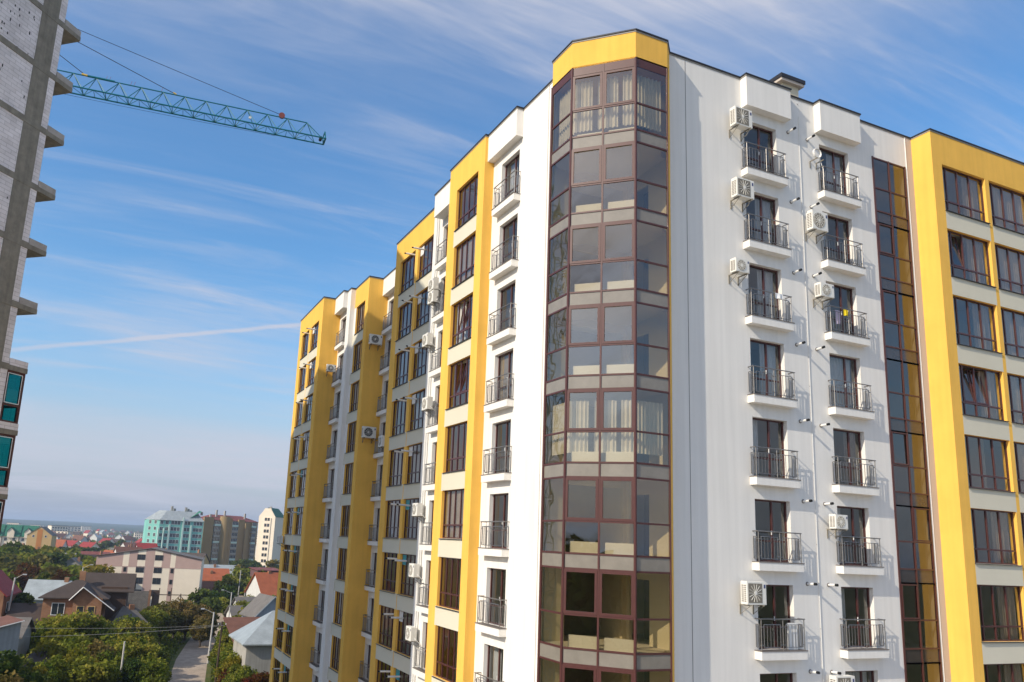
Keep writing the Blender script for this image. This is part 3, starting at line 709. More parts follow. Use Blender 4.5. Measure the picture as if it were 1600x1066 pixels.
for yc, zb, lab in ((38.4, 13.35, 'upper of two stacked white air conditioners beside drain pipes'), (38.36, 12.62, 'lower of two stacked white air conditioners beside drain pipes'),
                    (38.85, 10.33, 'white air conditioner by the drain pipes, next below the stacked pair'), (38.35, 6.75, 'white air conditioner by the drain pipes in the middle of the wall'),
                    (38.95, 1.23, 'white air conditioner by the drain pipes, near a teal film panel'), (38.95, -1.85, 'white air conditioner by the drain pipes, second from the bottom'),
                    (38.85, -4.95, 'white air conditioner by the drain pipes, lowest on the wall')):
    ac((X2, yc+.02, zb), -math.pi/2, .78, .66, 'round', lab)
ac((X4+.5, 46.7-.78+.0, 6.0), 0, .01+.75, .7, 'round', 'white air conditioner in front of a shaded balcony between yellow piers') if False else None
ac((X5-.55, 49.75, 5.95), -math.pi/2, .80, .72, 'round', 'white air conditioner over a shaded balcony in the deepest white recess')
ac((X9, 67.4, -.75), -math.pi/2, .85, .60, 'dark', 'grey air conditioner on the far edge of the yellow block')
# coil of hose left on a bracket
mb = MB()
for i in range(3):
    pts = [(.3+.20*math.cos(a*.35+i*.4), -.2-.03*i, .30+.20*math.sin(a*.35+i*.4)) for a in range(19)]; mb.path(pts, .017, PVC)
mb.path([(.45, -.2, .25), (.52, -.22, -.1), (.66, -.24, -.55), (.70, -.2, -.62)], .014, PVC)
o = thing('hose_coil', 'white coil of pipe hanging on an empty bracket by the topmost right balcony', 'hose', (24.72, YW, 16.1)); mb.build('coil', o)
mb = MB()
for x in (.1, .45): mb.box(x, x+.03, -.40, 0, -.04, 0, ACG); mb.box(x, x+.03, -.03, 0, -.3, -.04, ACG)
mb.build('bracket', o)
# laundry
def cloth(name, label, loc, w_, h_, m, rz=0):
    mb = MB(); n = 8
    for i in range(n):
        a, b = i/n, (i+1)/n; f = lambda s: .03*math.sin(s*9)
        mb.face([(a*w_, f(a), -h_*(1+.06*math.sin(a*7))), (b*w_, f(b), -h_*(1+.06*math.sin(b*7))), (b*w_, f(b)*.2, 0), (a*w_, f(a)*.2, 0)], m)
        mb.face([(a*w_, f(a)+.012, -h_*(1+.06*math.sin(a*7))), (a*w_, f(a)*.2+.012, 0), (b*w_, f(b)*.2+.012, 0), (b*w_, f(b)+.012, -h_*(1+.06*math.sin(b*7)))], m)
    tag(mb.build(name, None, loc, rz), label, 'laundry')
zr = zs(3)+.315
cloth('yellow_towel', 'small yellow towel drying on a balcony rail', (25.95, YW-.31, zr+1.0), .26, .24, mat('yellow_cloth', (.8, .6, .02), .9))
cloth('lilac_shirt', 'pale lilac shirt drying behind a balcony rail', (25.62, YW-.20, zr+.95), .28, .55, mat('lilac_cloth', (.6, .5, .62), .9))
cloth('white_towel', 'white towel over the railing of the left balcony column', (22.35, YW-.31, zr+1.06), .40, .2, mat('white_cloth', (.8, .8, .8), .9))
# loose cream panel leaning on the balcony seven storeys down
mb = MB(); mb.box(0, .42, -.03, .03, 0, .9, RADI); tag(mb.build('leaning_panel', None, (22.55, YW-.12, zs(7)+.32)), 'white panel leaning at the right end of a balcony', 'panel')

# ================================================================== THE UNFINISHED TOWER
C0 = Vector((-5.03, 41.9, GZ)); TA = R(49)
tower = thing('unfinished_tower', 'unfinished block and concrete tower with bare slabs at the left edge', 'building', C0, TA)
TOP = 33.2-GZ
# local: +X runs along the near face towards its right-hand corner (origin), +Y goes back
LN, LB = 14.6, 30.0
SL = [25.22+3.03*i for i in range(-14, 3)]               # slab undersides (above camera height)
mb = MB(); mb.box(-LN, -.0, .0, .3, 0, TOP, BLOCK); mb.box(-.3, .0, .3, LB, 0, TOP, BLOCK); mb.box(-LN, -LN+.3, .3, LB, 0, TOP, BLOCK); mb.box(-LN+.3, -.3, LB-.3, LB, 0, TOP, BLOCK)
mb.build('block_wall', tower)
mb = MB()
for x0, x1 in ((-1.42, -.42), (-4.55, -3.75), (-8.4, -7.6), (-12.2, -11.4)): mb.box(x0, x1, -.025, .02, 0, TOP, CONC)
mb.build('concrete_column', tower)
mb = MB()
for z in SL: mb.box(-LN-.02, .02, -.04, .1, z-GZ-.02, z-GZ+.28, CONC)
mb.box(-LN, 0, .05, LB, TOP-.05, TOP, CONC)
mb.build('floor_edge', tower)
mb = MB()
for i in range(150):                                       # gaps left in the block courses
    z = random.choice((28.4, 28.9, 27.2, 26.6, 27.8, 24.4, 23.2, 20.2, 29.6, 14.1)); mb.box(*((lambda x: (x, x+random.uniform(.03, .07)))(-random.uniform(1.6, 3.7) if i % 4 else -random.uniform(4.6, 7.5))), -.003, .05, *((lambda q: (q, q+random.uniform(.08, .2)))(z-GZ+random.uniform(-.9, .9))), DARK)
mb.build('wall_gap', tower)
for i, z in enumerate(SL):                                # balconies projecting past the corner
    mb = MB(); zz = z-GZ
    mb.box(0, 1.12, -.03, 3.2, zz, zz+.24, CONC)
    b = mb.build('balcony_slab', tower)
    mb = MB(); mb.box(.02, 1.10, -.02, .2, zz+.24, zz+.56, BLOCK if z < 8 else CONC2); mb.box(.92, 1.10, .2, 3.18, zz+.24, zz+.56, CONC2); mb.build('parapet', b)
    if z < 6:                                             # glazed in on the lower storeys
        fm = MB(); y = -.0; h0, h1 = zz+.56, zz+3.02
        fm.box(.92, 1.06, y, y+.12, h0, h1, BROWN); fm.box(.02, .09, y, y+.1, h0, h1, BROWN); fm.box(.09, .92, y, y+.1, h0, h0+.08, BROWN); fm.box(.09, .92, y, y+.1, h1-.09, h1, BROWN); fm.box(.09, .92, y, y+.1, h0+.78, h0+.88, BROWN)
        for q in (.06, .88): fm.box(q, q+.035, y-.012, y, h0+.9, h1-.12, PVC)
        for q in (h0+.90, h1-.15): fm.box(.095, .88, y-.011, y, q, q+.035, PVC)
        for yy in (1.0, 2.1, 3.1): fm.box(.97, 1.06, yy, yy+.08, h0, h1, BROWN)
        fm.box(.97, 1.06, .12, 3.1, h0+.78, h0+.88, BROWN)
        wi = fm.build('balcony_window', tower)
        pn = MB(); pn.face([(.09, y+.05, h0+.05), (.92, y+.05, h0+.05), (.92, y+.05, h1-.05), (.09, y+.05, h1-.05)], TEALG); pn.face([(1.02, .12, h0), (1.02, 3.1, h0), (1.02, 3.1, h1), (1.02, .12, h1)], TEALG)
        pn.build('pane', wi)

# ================================================================== THE CRANE
JA = Vector((-7.26, 75, 38.95)); JD = Vector((.9965, -.0838, 0)); JN = Vector((-.0838, -.9965, 0))   # JN: towards the viewer
crane = thing('tower_crane', 'teal tower crane with its lattice jib reaching past the unfinished tower', 'crane', (-16, 75.7, GZ))
CO = Vector(crane.location)
def jib():
    mb = MB(); n = 16; step = 2.12; L0 = -9.0
    end = (Vector((15.69, 73.08, 38.95))-JA).length
    step = (end-L0-.9)/n; W_ = 1.35
    def P(s, side, up): return JA+JD*s+JN*(W_*side)+Vector((0, 0, 1.62*up))-CO
    for i in range(n):
        a, b = L0+i*step, L0+(i+1)*step; mid = (a+b)/2
        for sd in (0, 1):
            mb.tube(P(a, sd, 0), P(b, sd, 0), .075, TEAL); mb.tube(P(a, sd, 0), P(mid, .5, 1), .035, TEAL); mb.tube(P(mid, .5, 1), P(b, sd, 0), .035, TEAL)
        mb.tube(P(a, 0, 0), P(a, 1, 0), .035, TEAL); mb.tube(P(mid, 0, 0), P(mid, 1, 0), .025, TEAL); mb.tube(P(a, 0, 0), P(mid, 1, 0), .025, TEAL); mb.tube(P(mid, 1, 0), P(b, 0, 0), .025, TEAL)
        if i < n-1: mb.tube(P(mid, .5, 1), P(mid+step, .5, 1), .06, TEAL)
    last = L0+n*step
    mb.tube(P(last-step/2, .5, 1), P(last+.7, .5, .15), .04, TEAL)
    for sd in (0, 1): mb.tube(P(last, sd, 0), P(last+.9, sd, 0), .075, TEAL); mb.tube(P(last+.9, sd, 0), P(last+.8, sd, .42), .06, TEAL)
    mb.tube(P(last+.9, 0, 0), P(last+.9, 1, 0), .10, TEAL); mb.tube(P(last+.8, 0, .42), P(last+.8, 1, .42), .06, TEAL)
    j = mb.build('jib', crane)
    s = MB(); s.tube(P(last+.5, .3, .12), P(last+.5, .7, .12), .16, BLACK, n=14); s.build('end_pulley', j)
    s = MB(); sx = L0+14.0*step; s.tube(P(sx+.4, .42, 1.12), P(sx+.4, .58, 1.12), .30, REDP, n=16); s.tube(P(sx-2.6, .45, .55), P(sx-2.6, .55, .55), .13, PVC, n=10); s.build('sheave', j)
    s = MB(); s.tube(P(L0+5.1*step, .5, 1.02), P(L0+6.3*step, .5, 1.02), .11, TEAL); s.tube(P(L0+4.85*step, .5, 1.05), P(L0+5.1*step, .5, 1.03), .12, YELP)
    for q in (5.9, 6.05, 7.0, 7.15, 8.4): s.tube(P(L0+q*step, .5, 1), P(L0+q*step+.1, .5, 1.28), .015, REDP)
    s.build('trolley_gear', j)
    apex = Vector((-17.2, 75.9, 47.6))-CO
    r = MB(); r.tube(apex, P(sx+.4, .5, 1.15), .028, ROPE); r.tube(apex, P(L0+9.05*step, .5, 1.05), .035, ROPE); r.tube(apex, P(L0+5.0*step, .5, 1.05), .035, ROPE)
    r.path([P(L0+x*step, .1, -.12-.10*math.sin(x/14*math.pi)) for x in range(0, 15)], .015, ROPE)
    r.tube(apex.lerp(P(L0+9.05*step, .5, 1.05), .46), apex.lerp(P(L0+9.05*step, .5, 1.05), .50), .07, ROPE); r.tube(P(L0+8.95*step, .5, 1.12), P(L0+9.1*step, .5, 1.04), .08, YELP); r.build('tie_rope', crane)
    t = MB(); b0 = Vector((-16.6, 75.8, GZ))-CO; hh = 38.6-GZ; q = .8
    for dx in (-q, q):
        for dy in (-q, q): t.tube((b0.x+dx, b0.y+dy, 0), (b0.x+dx, b0.y+dy, hh), .09, TEAL)
    for i in range(29):
        a, b = i*2., i*2.+2
        for p0, p1 in (((-q, -q), (q, -q)), ((q, -q), (q, q)), ((q, q), (-q, q)), ((-q, q), (-q, -q))):
            t.tube((b0.x+p0[0], b0.y+p0[1], a), (b0.x+p1[0], b0.y+p1[1], b), .04, TEAL); t.tube((b0.x+p0[0], b0.y+p0[1], a), (b0.x+p1[0], b0.y+p1[1], a), .04, TEAL)
    t.tube((b0.x, b0.y, hh), apex, .12, TEAL); t.tube((b0.x-1, b0.y, hh+.4), (b0.x-9, b0.y+.7, hh+.4), .25, TEAL); t.box(b0.x-10, b0.x-8, b0.y-.2, b0.y+1.5, hh-1.6, hh+.4, CONC2); t.build('mast', crane)
jib()
#BACKGROUND
# ================================================================== THE GROUND, LANE, HILLS
def ground_mat():
    M = bpy.data.materials.new('ground_soil_grass'); M.use_nodes = True; nt = M.node_tree; N = nt.nodes; L = nt.links
    bs = N['Principled BSDF']; bs.inputs['Roughness'].default_value = 1; bs.inputs['Specular IOR Level'].default_value = .05
    tc = N.new('ShaderNodeTexCoord')
    a = N.new('ShaderNodeTexNoise'); a.inputs['Scale'].default_value = .035; a.inputs['Detail'].default_value = 10; a.inputs['Roughness'].default_value = .65; L.new(tc.outputs['Object'], a.inputs['Vector'])
    cr = N.new('ShaderNodeValToRGB'); e = cr.color_ramp.elements
    e[0].position = .36; e[0].color = (.032, .045, .014, 1); e[1].position = .66; e[1].color = (.13, .105, .06, 1)
    x = e.new(.5); x.color = (.06, .072, .022, 1); L.new(a.outputs['Fac'], cr.inputs[0]); L.new(cr.outputs[0], bs.inputs['Base Color'])
    return M
GROUND = ground_mat()
mb = MB(); mb.face([(-14000, -6000, 0), (14000, -6000, 0), (14000, 15000, 0), (-14000, 15000, 0)], GROUND); tag(mb.build('ground', None, (0, 0, GZ)), kind='structure')
BOUNCE_YARD = mat('bounce_yard_sand', (.52, .47, .40), .95, c2=(.38, .34, .28), scale=.25, spec=.05)  # unseen pale ground, added to bounce sunlight up onto the walls
mb = MB(); mb.face([(-70, -140, GZ+.006), (60, -140, GZ+.006), (60, 72, GZ+.006), (-70, 60, GZ+.006)], BOUNCE_YARD); tag(mb.build('bounce_yard'), kind='structure')
LANE = mat('lane_gravel', (.46, .375, .295), .95, var=.35, scale=.9, bump=.6, bscale=9, spec=.05)
VERGE = mat('lane_verge', (.14, .13, .05), .95, c2=(.05, .085, .02), scale=.6, spec=.05)
def strip_mesh(name, pts, w_, z, m):
    mb = MB(); e = []
    for i, p in enumerate(pts):
        a = Vector(pts[max(i-1, 0)]); b = Vector(pts[min(i+1, len(pts)-1)]); t = (b-a).normalized(); n = Vector((-t.y, t.x)); p = Vector(p)
        e.append((p+n*w_/2, p-n*w_/2))
    for (a, b), (c, d) in zip(e, e[1:]): mb.face([(*b, z), (*d, z), (*c, z), (*a, z)], m)
    return tag(mb.build(name), kind='structure')
LP = [(11.6, 80), (11.8, 95), (12.1, 109.5), (14.6, 128), (18.1, 147.5), (22.6, 170), (27.8, 195), (35, 230), (43, 267), (52, 300), (60, 340)]
strip_mesh('verge', LP, 5.8, GZ+.012, VERGE); strip_mesh('lane', LP, 4.5, GZ+.024, LANE)
def hills():
    mb = MB(); rnd = random.Random(3); HM = mat('hill_forest', (.045, .075, .022), 1, c2=(.02, .04, .012), scale=.004, spec=0)
    nx, rows = 90, [(2900, 0), (3700, 9), (4600, 22), (5600, 31), (6500, 36.5), (8200, 30)]
    grid = []
    for j, (y, hz) in enumerate(rows):
        r_ = []
        for i in range(nx+1):
            x = -3500+8000*i/nx; bump = 3.4*math.sin(x*.0011+j)+2.2*math.sin(x*.0043+2*j)+rnd.uniform(-1.3, 1.3)
            r_.append((x, y, GZ-.2+max(0, hz+(bump if j else 0)-(x+3500)*.0004)))
        grid.append(r_)
    for a, b in zip(grid, grid[1:]):
        for i in range(nx): mb.face([a[i], a[i+1], b[i+1], b[i]], HM)
    tag(mb.build('hills'), kind='structure')
hills()

# ================================================================== TREES
LEAF = {'green': leafmat('leaf_green', (.075, .11, .016), (.165, .20, .028), (.31, .30, .055)),
        'dark': leafmat('leaf_dark', (.036, .062, .014), (.072, .108, .024), (.14, .17, .04)),
        'olive': leafmat('leaf_olive', (.08, .082, .02), (.155, .14, .036), (.25, .205, .06)),
        'yellow': leafmat('leaf_yellow', (.10, .12, .014), (.19, .19, .022), (.30, .255, .035)),
        'rust': leafmat('leaf_rust', (.075, .030, .012), (.120, .045, .016), (.10, .085, .022))}
BARK = mat('bark', (.085, .065, .05), .95, var=.4, scale=4)
def leaves_mesh(name, pts, nrm, size, m, rng):
    n = len(pts); d = rng.normal(size=(n, 3)); d /= np.linalg.norm(d, axis=1)[:, None]
    nn = nrm*.7+d; nn /= np.linalg.norm(nn, axis=1)[:, None]
    u = np.cross(nn, rng.normal(size=(n, 3))); u /= np.linalg.norm(u, axis=1)[:, None]; v = np.cross(nn, u)
    s = size*rng.uniform(.55, 1.35, (n, 1)); l = s*rng.uniform(.8, 1.5, (n, 1))
    V = np.stack([pts-u*s*.5, pts+v*l*.35-nn*s*.1, pts+u*s*.5, pts-v*l*.65+nn*s*.12], 1).reshape(-1, 3)
    F = np.arange(4*n).reshape(n, 4)
    me = bpy.data.meshes.new(name); me.vertices.add(4*n); me.vertices.foreach_set('co', V.astype(np.float32).ravel())
    me.loops.add(4*n); me.loops.foreach_set('vertex_index', F.ravel().astype(np.int32)); me.polygons.add(n)
    me.polygons.foreach_set('loop_start', np.arange(0, 4*n, 4, dtype=np.int32)); me.update(calc_edges=True); me.materials.append(m); return me
def tree_proto(seed, h, r, n, leaf, kind, base=.28, clumps=22, cone=False):
    rng = np.random.default_rng(seed); cz = h*(base+1)/2; hz = h*(1-base)/2
    C = []
    while len(C) < clumps:
        p = rng.uniform(-1, 1, 3)
        if np.linalg.norm(p) > 1: continue
        if cone: p[:2] *= (1-.8*(p[2]+1)/2)*1.05
        C.append((p[0]*r*.78, p[1]*r*.78, cz+p[2]*hz*.80))
    C = np.array(C); cr = r*rng.uniform(.16, .46 if clumps < 30 else .36, clumps)*(.75 if cone else 1)
    k = rng.choice(clumps, n, p=cr**2/np.sum(cr**2)); d = rng.normal(size=(n, 3)); d /= np.linalg.norm(d, axis=1)[:, None]
    rad = rng.uniform(.30, 1.0, n)**.6*rng.uniform(.9, 1.25, n)
    P = C[k]+d*(cr[k]*rad)[:, None]*np.array([1, 1, .82]); P[:, 2] = np.maximum(P[:, 2], .15)
    crown = leaves_mesh('crown', P, d*.8+np.array([0, 0, .35]), leaf, LEAF[kind], rng)
    mb = MB(); tr = .035*h; top = np.array([0, 0, h*base*1.1]); mb.tube((0, 0, 0), tuple(top), tr, BARK, tr*.7, n=7)
    for c in C[:: max(1, clumps//9)]:
        m_ = top*.45+c*.55+np.array([0, 0, h*.04]); mb.tube(tuple(top*.95), tuple(m_), tr*.5, BARK, tr*.25, n=5); mb.tube(tuple(m_), tuple(c), tr*.25, BARK, .012*h*.3, n=4)
    return crown, mb.mesh('trunk')
PROT = {}
def proto(key):
    if key in PROT: return PROT[key]
    k, sh_, i = key
    if sh_ == 'broad': v = tree_proto(10+i*7+len(k), 6.0, 2.7, 5600, .25, k, .12, 44)
    elif sh_ == 'shrub': v = tree_proto(40+i*5+len(k), 2.6, 1.6, 2000, .24, k, .02, 14)
    elif sh_ == 'tall': v = tree_proto(70+i*3+len(k), 9.0, 2.6, 4200, .34, k, .14, 30, cone=True)
    elif sh_ == 'far': v = tree_proto(90+i*3+len(k), 8.0, 4.4, 900, .85, k, .05, 16)
    PROT[key] = v; return v
rt = random.Random(11)
def tree(x, y, h, kind, shape, label, group, cat='tree', name=None):
    base = {'broad': 6.0, 'shrub': 2.6, 'tall': 9.0, 'far': 8.0}[shape]
    c, t = proto((kind, shape, rt.randrange(3))); s = h/base
    o = thing(name or {'shrub': 'shrub'}.get(shape, 'leafy_tree'), label, cat, (x, y, GZ-.05), rt.uniform(0, 6.28), group)
    o.scale = (s*rt.uniform(.9, 1.2), s*rt.uniform(.9, 1.2), s)
    put('crown', c, o); put('trunk', t, o); return o
#TREES
near = [
 ('dark leafy tree in the lower left corner', 'trees in the lower left corner', [(-6.6, 79.7, 8.1, 'dark', 'broad'), (-6.0, 83.8, 7.2, 'dark', 'broad'), (-4.9, 81.9, 6.8, 'dark', 'broad'), (-5.6, 73.8, 7.4, 'olive', 'broad'), (-7.7, 85.7, 6.8, 'dark', 'broad')]),
 ('yellowish green tree in front of the short timber pole', 'trees by the short timber pole', [(-4.4, 85.9, 5.8, 'yellow', 'broad'), (-3.6, 89.9, 5.9, 'green', 'broad'), (-2.4, 92.0, 6.1, 'green', 'broad'), (-3.4, 77.9, 6.2, 'green', 'shrub')]),
 ('green garden tree in front of the brick house', 'trees before the brick house', [(-3.8, 111.9, 8.2, 'green', 'broad'), (-1.9, 114.0, 8.5, 'green', 'broad'), (-0.3, 114.0, 8.0, 'green', 'broad'), (-2.5, 106.0, 7.6, 'yellow', 'broad'), (-4.9, 113.9, 7.3, 'olive', 'broad'), (1.3, 116.0, 7.2, 'green', 'broad'), (-5.8, 109.8, 7.2, 'green', 'broad')]),
 ('green fruit tree left of the tall concrete pole', 'trees left of the concrete pole', [(-2.5, 100.0, 6.7, 'yellow', 'broad'), (-1.0, 100.0, 7.1, 'green', 'broad'), (0.7, 98.0, 6.9, 'olive', 'broad'), (-1.1, 94.0, 6.2, 'yellow', 'broad'), (0.6, 92.0, 6.0, 'green', 'broad'), (2.3, 97.0, 6.0, 'green', 'broad'), (-3.5, 101.9, 6.5, 'green', 'broad')]),
 ('dark green fruit tree right of the tall concrete pole', 'trees right of the concrete pole', [(4.5, 99.9, 6.4, 'green', 'broad'), (6.2, 100.8, 6.1, 'green', 'broad'), (7.9, 102.7, 6.2, 'dark', 'broad'), (5.0, 93.9, 5.7, 'dark', 'broad'), (6.6, 92.8, 5.5, 'green', 'broad'), (8.7, 96.6, 5.5, 'green', 'broad'), (10.4, 103.5, 5.6, 'green', 'broad'), (3.9, 99.9, 5.2, 'green', 'broad')]),
 ('green tree beside the ruined cottage', 'trees around the ruined cottage', [(7.9, 123.7, 7.0, 'green', 'broad'), (9.5, 121.6, 6.5, 'green', 'broad'), (6.6, 139.8, 6.5, 'dark', 'broad'), (7.6, 137.8, 6.2, 'green', 'broad'), (4.4, 107.9, 5.9, 'yellow', 'broad'), (3.0, 104.0, 5.9, 'green', 'broad')]),
 ('brownish tree in front of the beige apartment house', 'brownish trees before the beige apartment house', [(11.1, 145.6, 7.1, 'olive', 'broad'), (13.5, 149.4, 7.3, 'olive', 'broad'), (15.4, 149.2, 6.9, 'olive', 'broad'), (17.4, 149.0, 6.4, 'olive', 'broad'), (9.3, 141.7, 6.6, 'green', 'broad'), (19.0, 150.8, 5.3, 'olive', 'broad')]),
 ('green tree overhanging the left side of the lane', 'trees overhanging the lane', [(11.1, 125.5, 6.4, 'green', 'broad'), (12.9, 125.3, 6.2, 'olive', 'broad'), (15.0, 129.1, 5.6, 'green', 'broad'), (10.3, 111.5, 6.2, 'green', 'broad'), (12.2, 113.3, 5.6, 'green', 'broad'), (17.1, 141.0, 4.9, 'olive', 'broad'), (13.5, 119.2, 4.7, 'green', 'shrub')]),
 ('green bush around the foot of the dark power pole', 'bushes at the dark power pole', [(16.0, 106.8, 4.8, 'green', 'broad'), (17.1, 106.6, 4.9, 'green', 'broad'), (16.0, 112.9, 3.6, 'green', 'shrub'), (17.1, 102.6, 4.7, 'green', 'broad'), (15.8, 100.8, 4.4, 'yellow', 'broad'), (16.1, 96.7, 4.1, 'green', 'broad'), (16.8, 95.5, 4.3, 'green', 'broad'), (15.3, 101.9, 3.8, 'green', 'shrub')]),
 ('rust coloured vine bush at the foot of the dark power pole', 'rust coloured bushes', [(14.2, 103.0, 4.1, 'rust', 'shrub'), (13.5, 99.1, 3.2, 'rust', 'shrub'), (14.2, 100.0, 3.4, 'rust', 'shrub'), (16.2, 92.6, 2.9, 'rust', 'shrub'), (12.6, 97.2, 2.7, 'rust', 'shrub')]),
 ('dark red creeper bush against the plastered house', 'creeper by the plastered house', [(17.5, 91.3, 4.6, 'rust', 'broad'), (18.0, 90.2, 4.5, 'rust', 'broad')]),
 ('yellow-green bush on the right side of the lane', 'yellow-green bushes by the lane', [(27.4, 165.7, 5.6, 'yellow', 'broad'), (26.9, 157.7, 5.4, 'yellow', 'shrub'), (25.6, 155.9, 4.5, 'yellow', 'shrub'), (22.1, 140.3, 4.6, 'dark', 'shrub'), (20.8, 134.4, 4.8, 'green', 'broad'), (32.7, 187.2, 5.3, 'green', 'broad')]),
 ('large tree at the far end of the lane', 'trees at the end of the lane', [(41.5, 258.7, 8.6, 'olive', 'far'), (42.0, 251.5, 7.8, 'green', 'far'), (39.6, 254.9, 7.9, 'green', 'far'), (46.2, 257.9, 8.0, 'olive', 'far'), (43.5, 236.0, 8.2, 'green', 'far')]),
 ('dark tree at the foot of the tan apartment block', 'trees before the tan block', [(58.3, 375.5, 7.0, 'dark', 'far'), (61.8, 380.0, 7.8, 'dark', 'far'), (64.7, 379.5, 7.3, 'dark', 'far'), (55.4, 370.9, 5.6, 'dark', 'far'), (64.8, 366.3, 6.4, 'dark', 'far')]),
 ('yellowish tree beside the cream apartment block', 'trees beside the cream block', [(73.3, 364.7, 7.6, 'yellow', 'far'), (76.5, 364.1, 6.0, 'dark', 'far'), (65.9, 359.0, 4.8, 'dark', 'far')]),
 ('dark tree between the red-roofed house and the brick house', 'dark trees beside the metal-roofed house', [(-10.5, 135.6, 10.6, 'dark', 'tall'), (-9.5, 133.7, 10.1, 'dark', 'tall'), (-8.4, 131.7, 9.1, 'dark', 'tall'), (-8.7, 167.8, 10.5, 'dark', 'tall'), (-9.1, 165.8, 9.6, 'dark', 'tall')]),
 ('broad tree in the row below the ochre gabled block', 'trees below the ochre gabled block', [(-25.3, 260.8, 11.4, 'dark', 'far'), (-23.2, 261.0, 12.2, 'green', 'far'), (-21.7, 265.1, 12.9, 'dark', 'far'), (-19.8, 265.3, 13.2, 'dark', 'far'), (-17.5, 261.4, 12.8, 'green', 'far'), (-15.2, 257.6, 12.6, 'dark', 'far'), (-13.7, 261.6, 11.9, 'green', 'far'), (-21.1, 231.0, 10.4, 'olive', 'far'), (-18.3, 235.3, 10.7, 'green', 'far'), (-14.5, 231.5, 10.7, 'olive', 'far')]),
 ('autumn tree in the gardens behind the brick house', 'autumn trees behind the brick house', [(-15.3, 189.4, 9.8, 'rust', 'broad'), (-14.3, 199.5, 10.1, 'rust', 'broad'), (-11.9, 199.6, 9.6, 'olive', 'far'), (-8.4, 195.8, 9.4, 'olive', 'far'), (-6.5, 185.9, 9.6, 'rust', 'broad'), (-5.2, 195.9, 9.7, 'green', 'far'), (-3.9, 180.0, 9.5, 'dark', 'broad'), (-1.8, 212.0, 10.0, 'yellow', 'far'), (-0.9, 205.0, 9.1, 'yellow', 'broad'), (-8.2, 219.8, 9.4, 'olive', 'far'), (-10.8, 215.7, 9.2, 'green', 'far'), (-1.9, 240.0, 10.1, 'green', 'far'), (-17.4, 185.2, 9.1, 'green', 'far'), (-2.6, 190.0, 8.5, 'green', 'broad')]),
 ('green tree among the roofs of the middle distance', 'trees in the middle distance', [(-18.7, 409.6, 7.8, 'dark', 'far'), (-16.9, 429.7, 8.2, 'dark', 'far'), (-13.5, 409.8, 8.4, 'dark', 'far'), (-10.9, 429.9, 9.1, 'olive', 'far'), (-7.5, 399.9, 9.1, 'dark', 'far'), (-3.7, 330.0, 8.3, 'olive', 'far'), (-3.2, 470.0, 8.5, 'dark', 'far'), (0.5, 520.0, 9.1, 'dark', 'far'), (3.9, 400.0, 8.6, 'yellow', 'far'), (6.3, 379.9, 8.5, 'olive', 'far'), (8.7, 369.9, 8.4, 'yellow', 'far'), (10.7, 364.8, 8.1, 'green', 'far'), (13.8, 429.8, 8.5, 'dark', 'far'), (18.9, 479.6, 9.0, 'dark', 'far'), (24.6, 519.4, 9.9, 'dark', 'far'), (13.3, 639.9, 9.8, 'dark', 'far'), (4.5, 600.0, 9.1, 'dark', 'far'), (19.9, 439.5, 8.6, 'green', 'far'), (-1.5, 340.0, 8.2, 'dark', 'far'), (-7.5, 299.9, 10.7, 'green', 'far')]),
 ('leafy tree by the fence below the metal-roofed houses', 'trees by the lane houses', [(20.7, 174.8, 7.3, 'dark', 'shrub'), (28.0, 198.0, 6.7, 'dark', 'shrub'), (33.0, 227.6, 7.0, 'green', 'far'), (35.2, 233.4, 7.4, 'dark', 'far'), (27.1, 184.0, 5.2, 'green', 'shrub'), (33.8, 176.8, 6.5, 'green', 'shrub'), (29.7, 162.3, 5.9, 'green', 'shrub')]),
 ('tall garden tree standing behind the photographer, mirrored in the bay', 'trees mirrored in the glass', [(-17.0, -9.0, 23.5, 'olive', 'tall'), (-21.5, -7.5, 21, 'dark', 'broad'), (-27, -17, 20, 'dark', 'broad'), (-12, -22, 17, 'dark', 'broad'), (-36, -9, 19, 'dark', 'broad')]),
]
for label, group, items in near:
    for x, y, h, k, sh_ in items:
        r_ = {'broad': .44, 'shrub': .62, 'tall': .29, 'far': .5}[sh_]*h*1.05; lx = float(np.interp(y, [p[1] for p in LP], [p[0] for p in LP]))
        if 80 < y < 140 and sh_ != 'far': x = min(x, lx-2.5-r_, lx-(1.25*h if 108 < y < 134 else 0)) if x < lx-1.0 else max(x, lx+2.5+r_)
        tree(x, y, h, k, sh_, label, group, 'shrub' if sh_ == 'shrub' else 'tree')
# undergrowth filling the gardens between the trees
def undergrowth():
    rng = np.random.default_rng(5); P = []
    n = 52000; x = rng.uniform(-26, 34, n); y = rng.uniform(62, 180, n)
    lane = np.interp(y, [p[1] for p in LP], [p[0] for p in LP]); keep = np.abs(x-lane) > 2.7+rng.uniform(0, .9, n)
    x, y = x[keep], y[keep]
    hgt = 1.15+.7*np.sin(x*.55+1)*np.sin(y*.37)+.5*np.sin(x*1.3+y*.9); near_ = np.clip((np.abs(x-lane[keep])-2.5)/3, .2, 1)
    z = rng.uniform(0, 1, len(x))**.7*np.clip(hgt, .15, 2.2)*near_
    P = np.stack([x, y, z+GZ], 1); o = put('undergrowth', leaves_mesh('undergrowth', P, np.tile(np.array([0, 0, .8]), (len(P), 1)), .42, LEAF['green'], rng))
    tag(o, 'rough green undergrowth and weeds filling the gardens beside the lane', 'undergrowth', kind='stuff')
undergrowth()
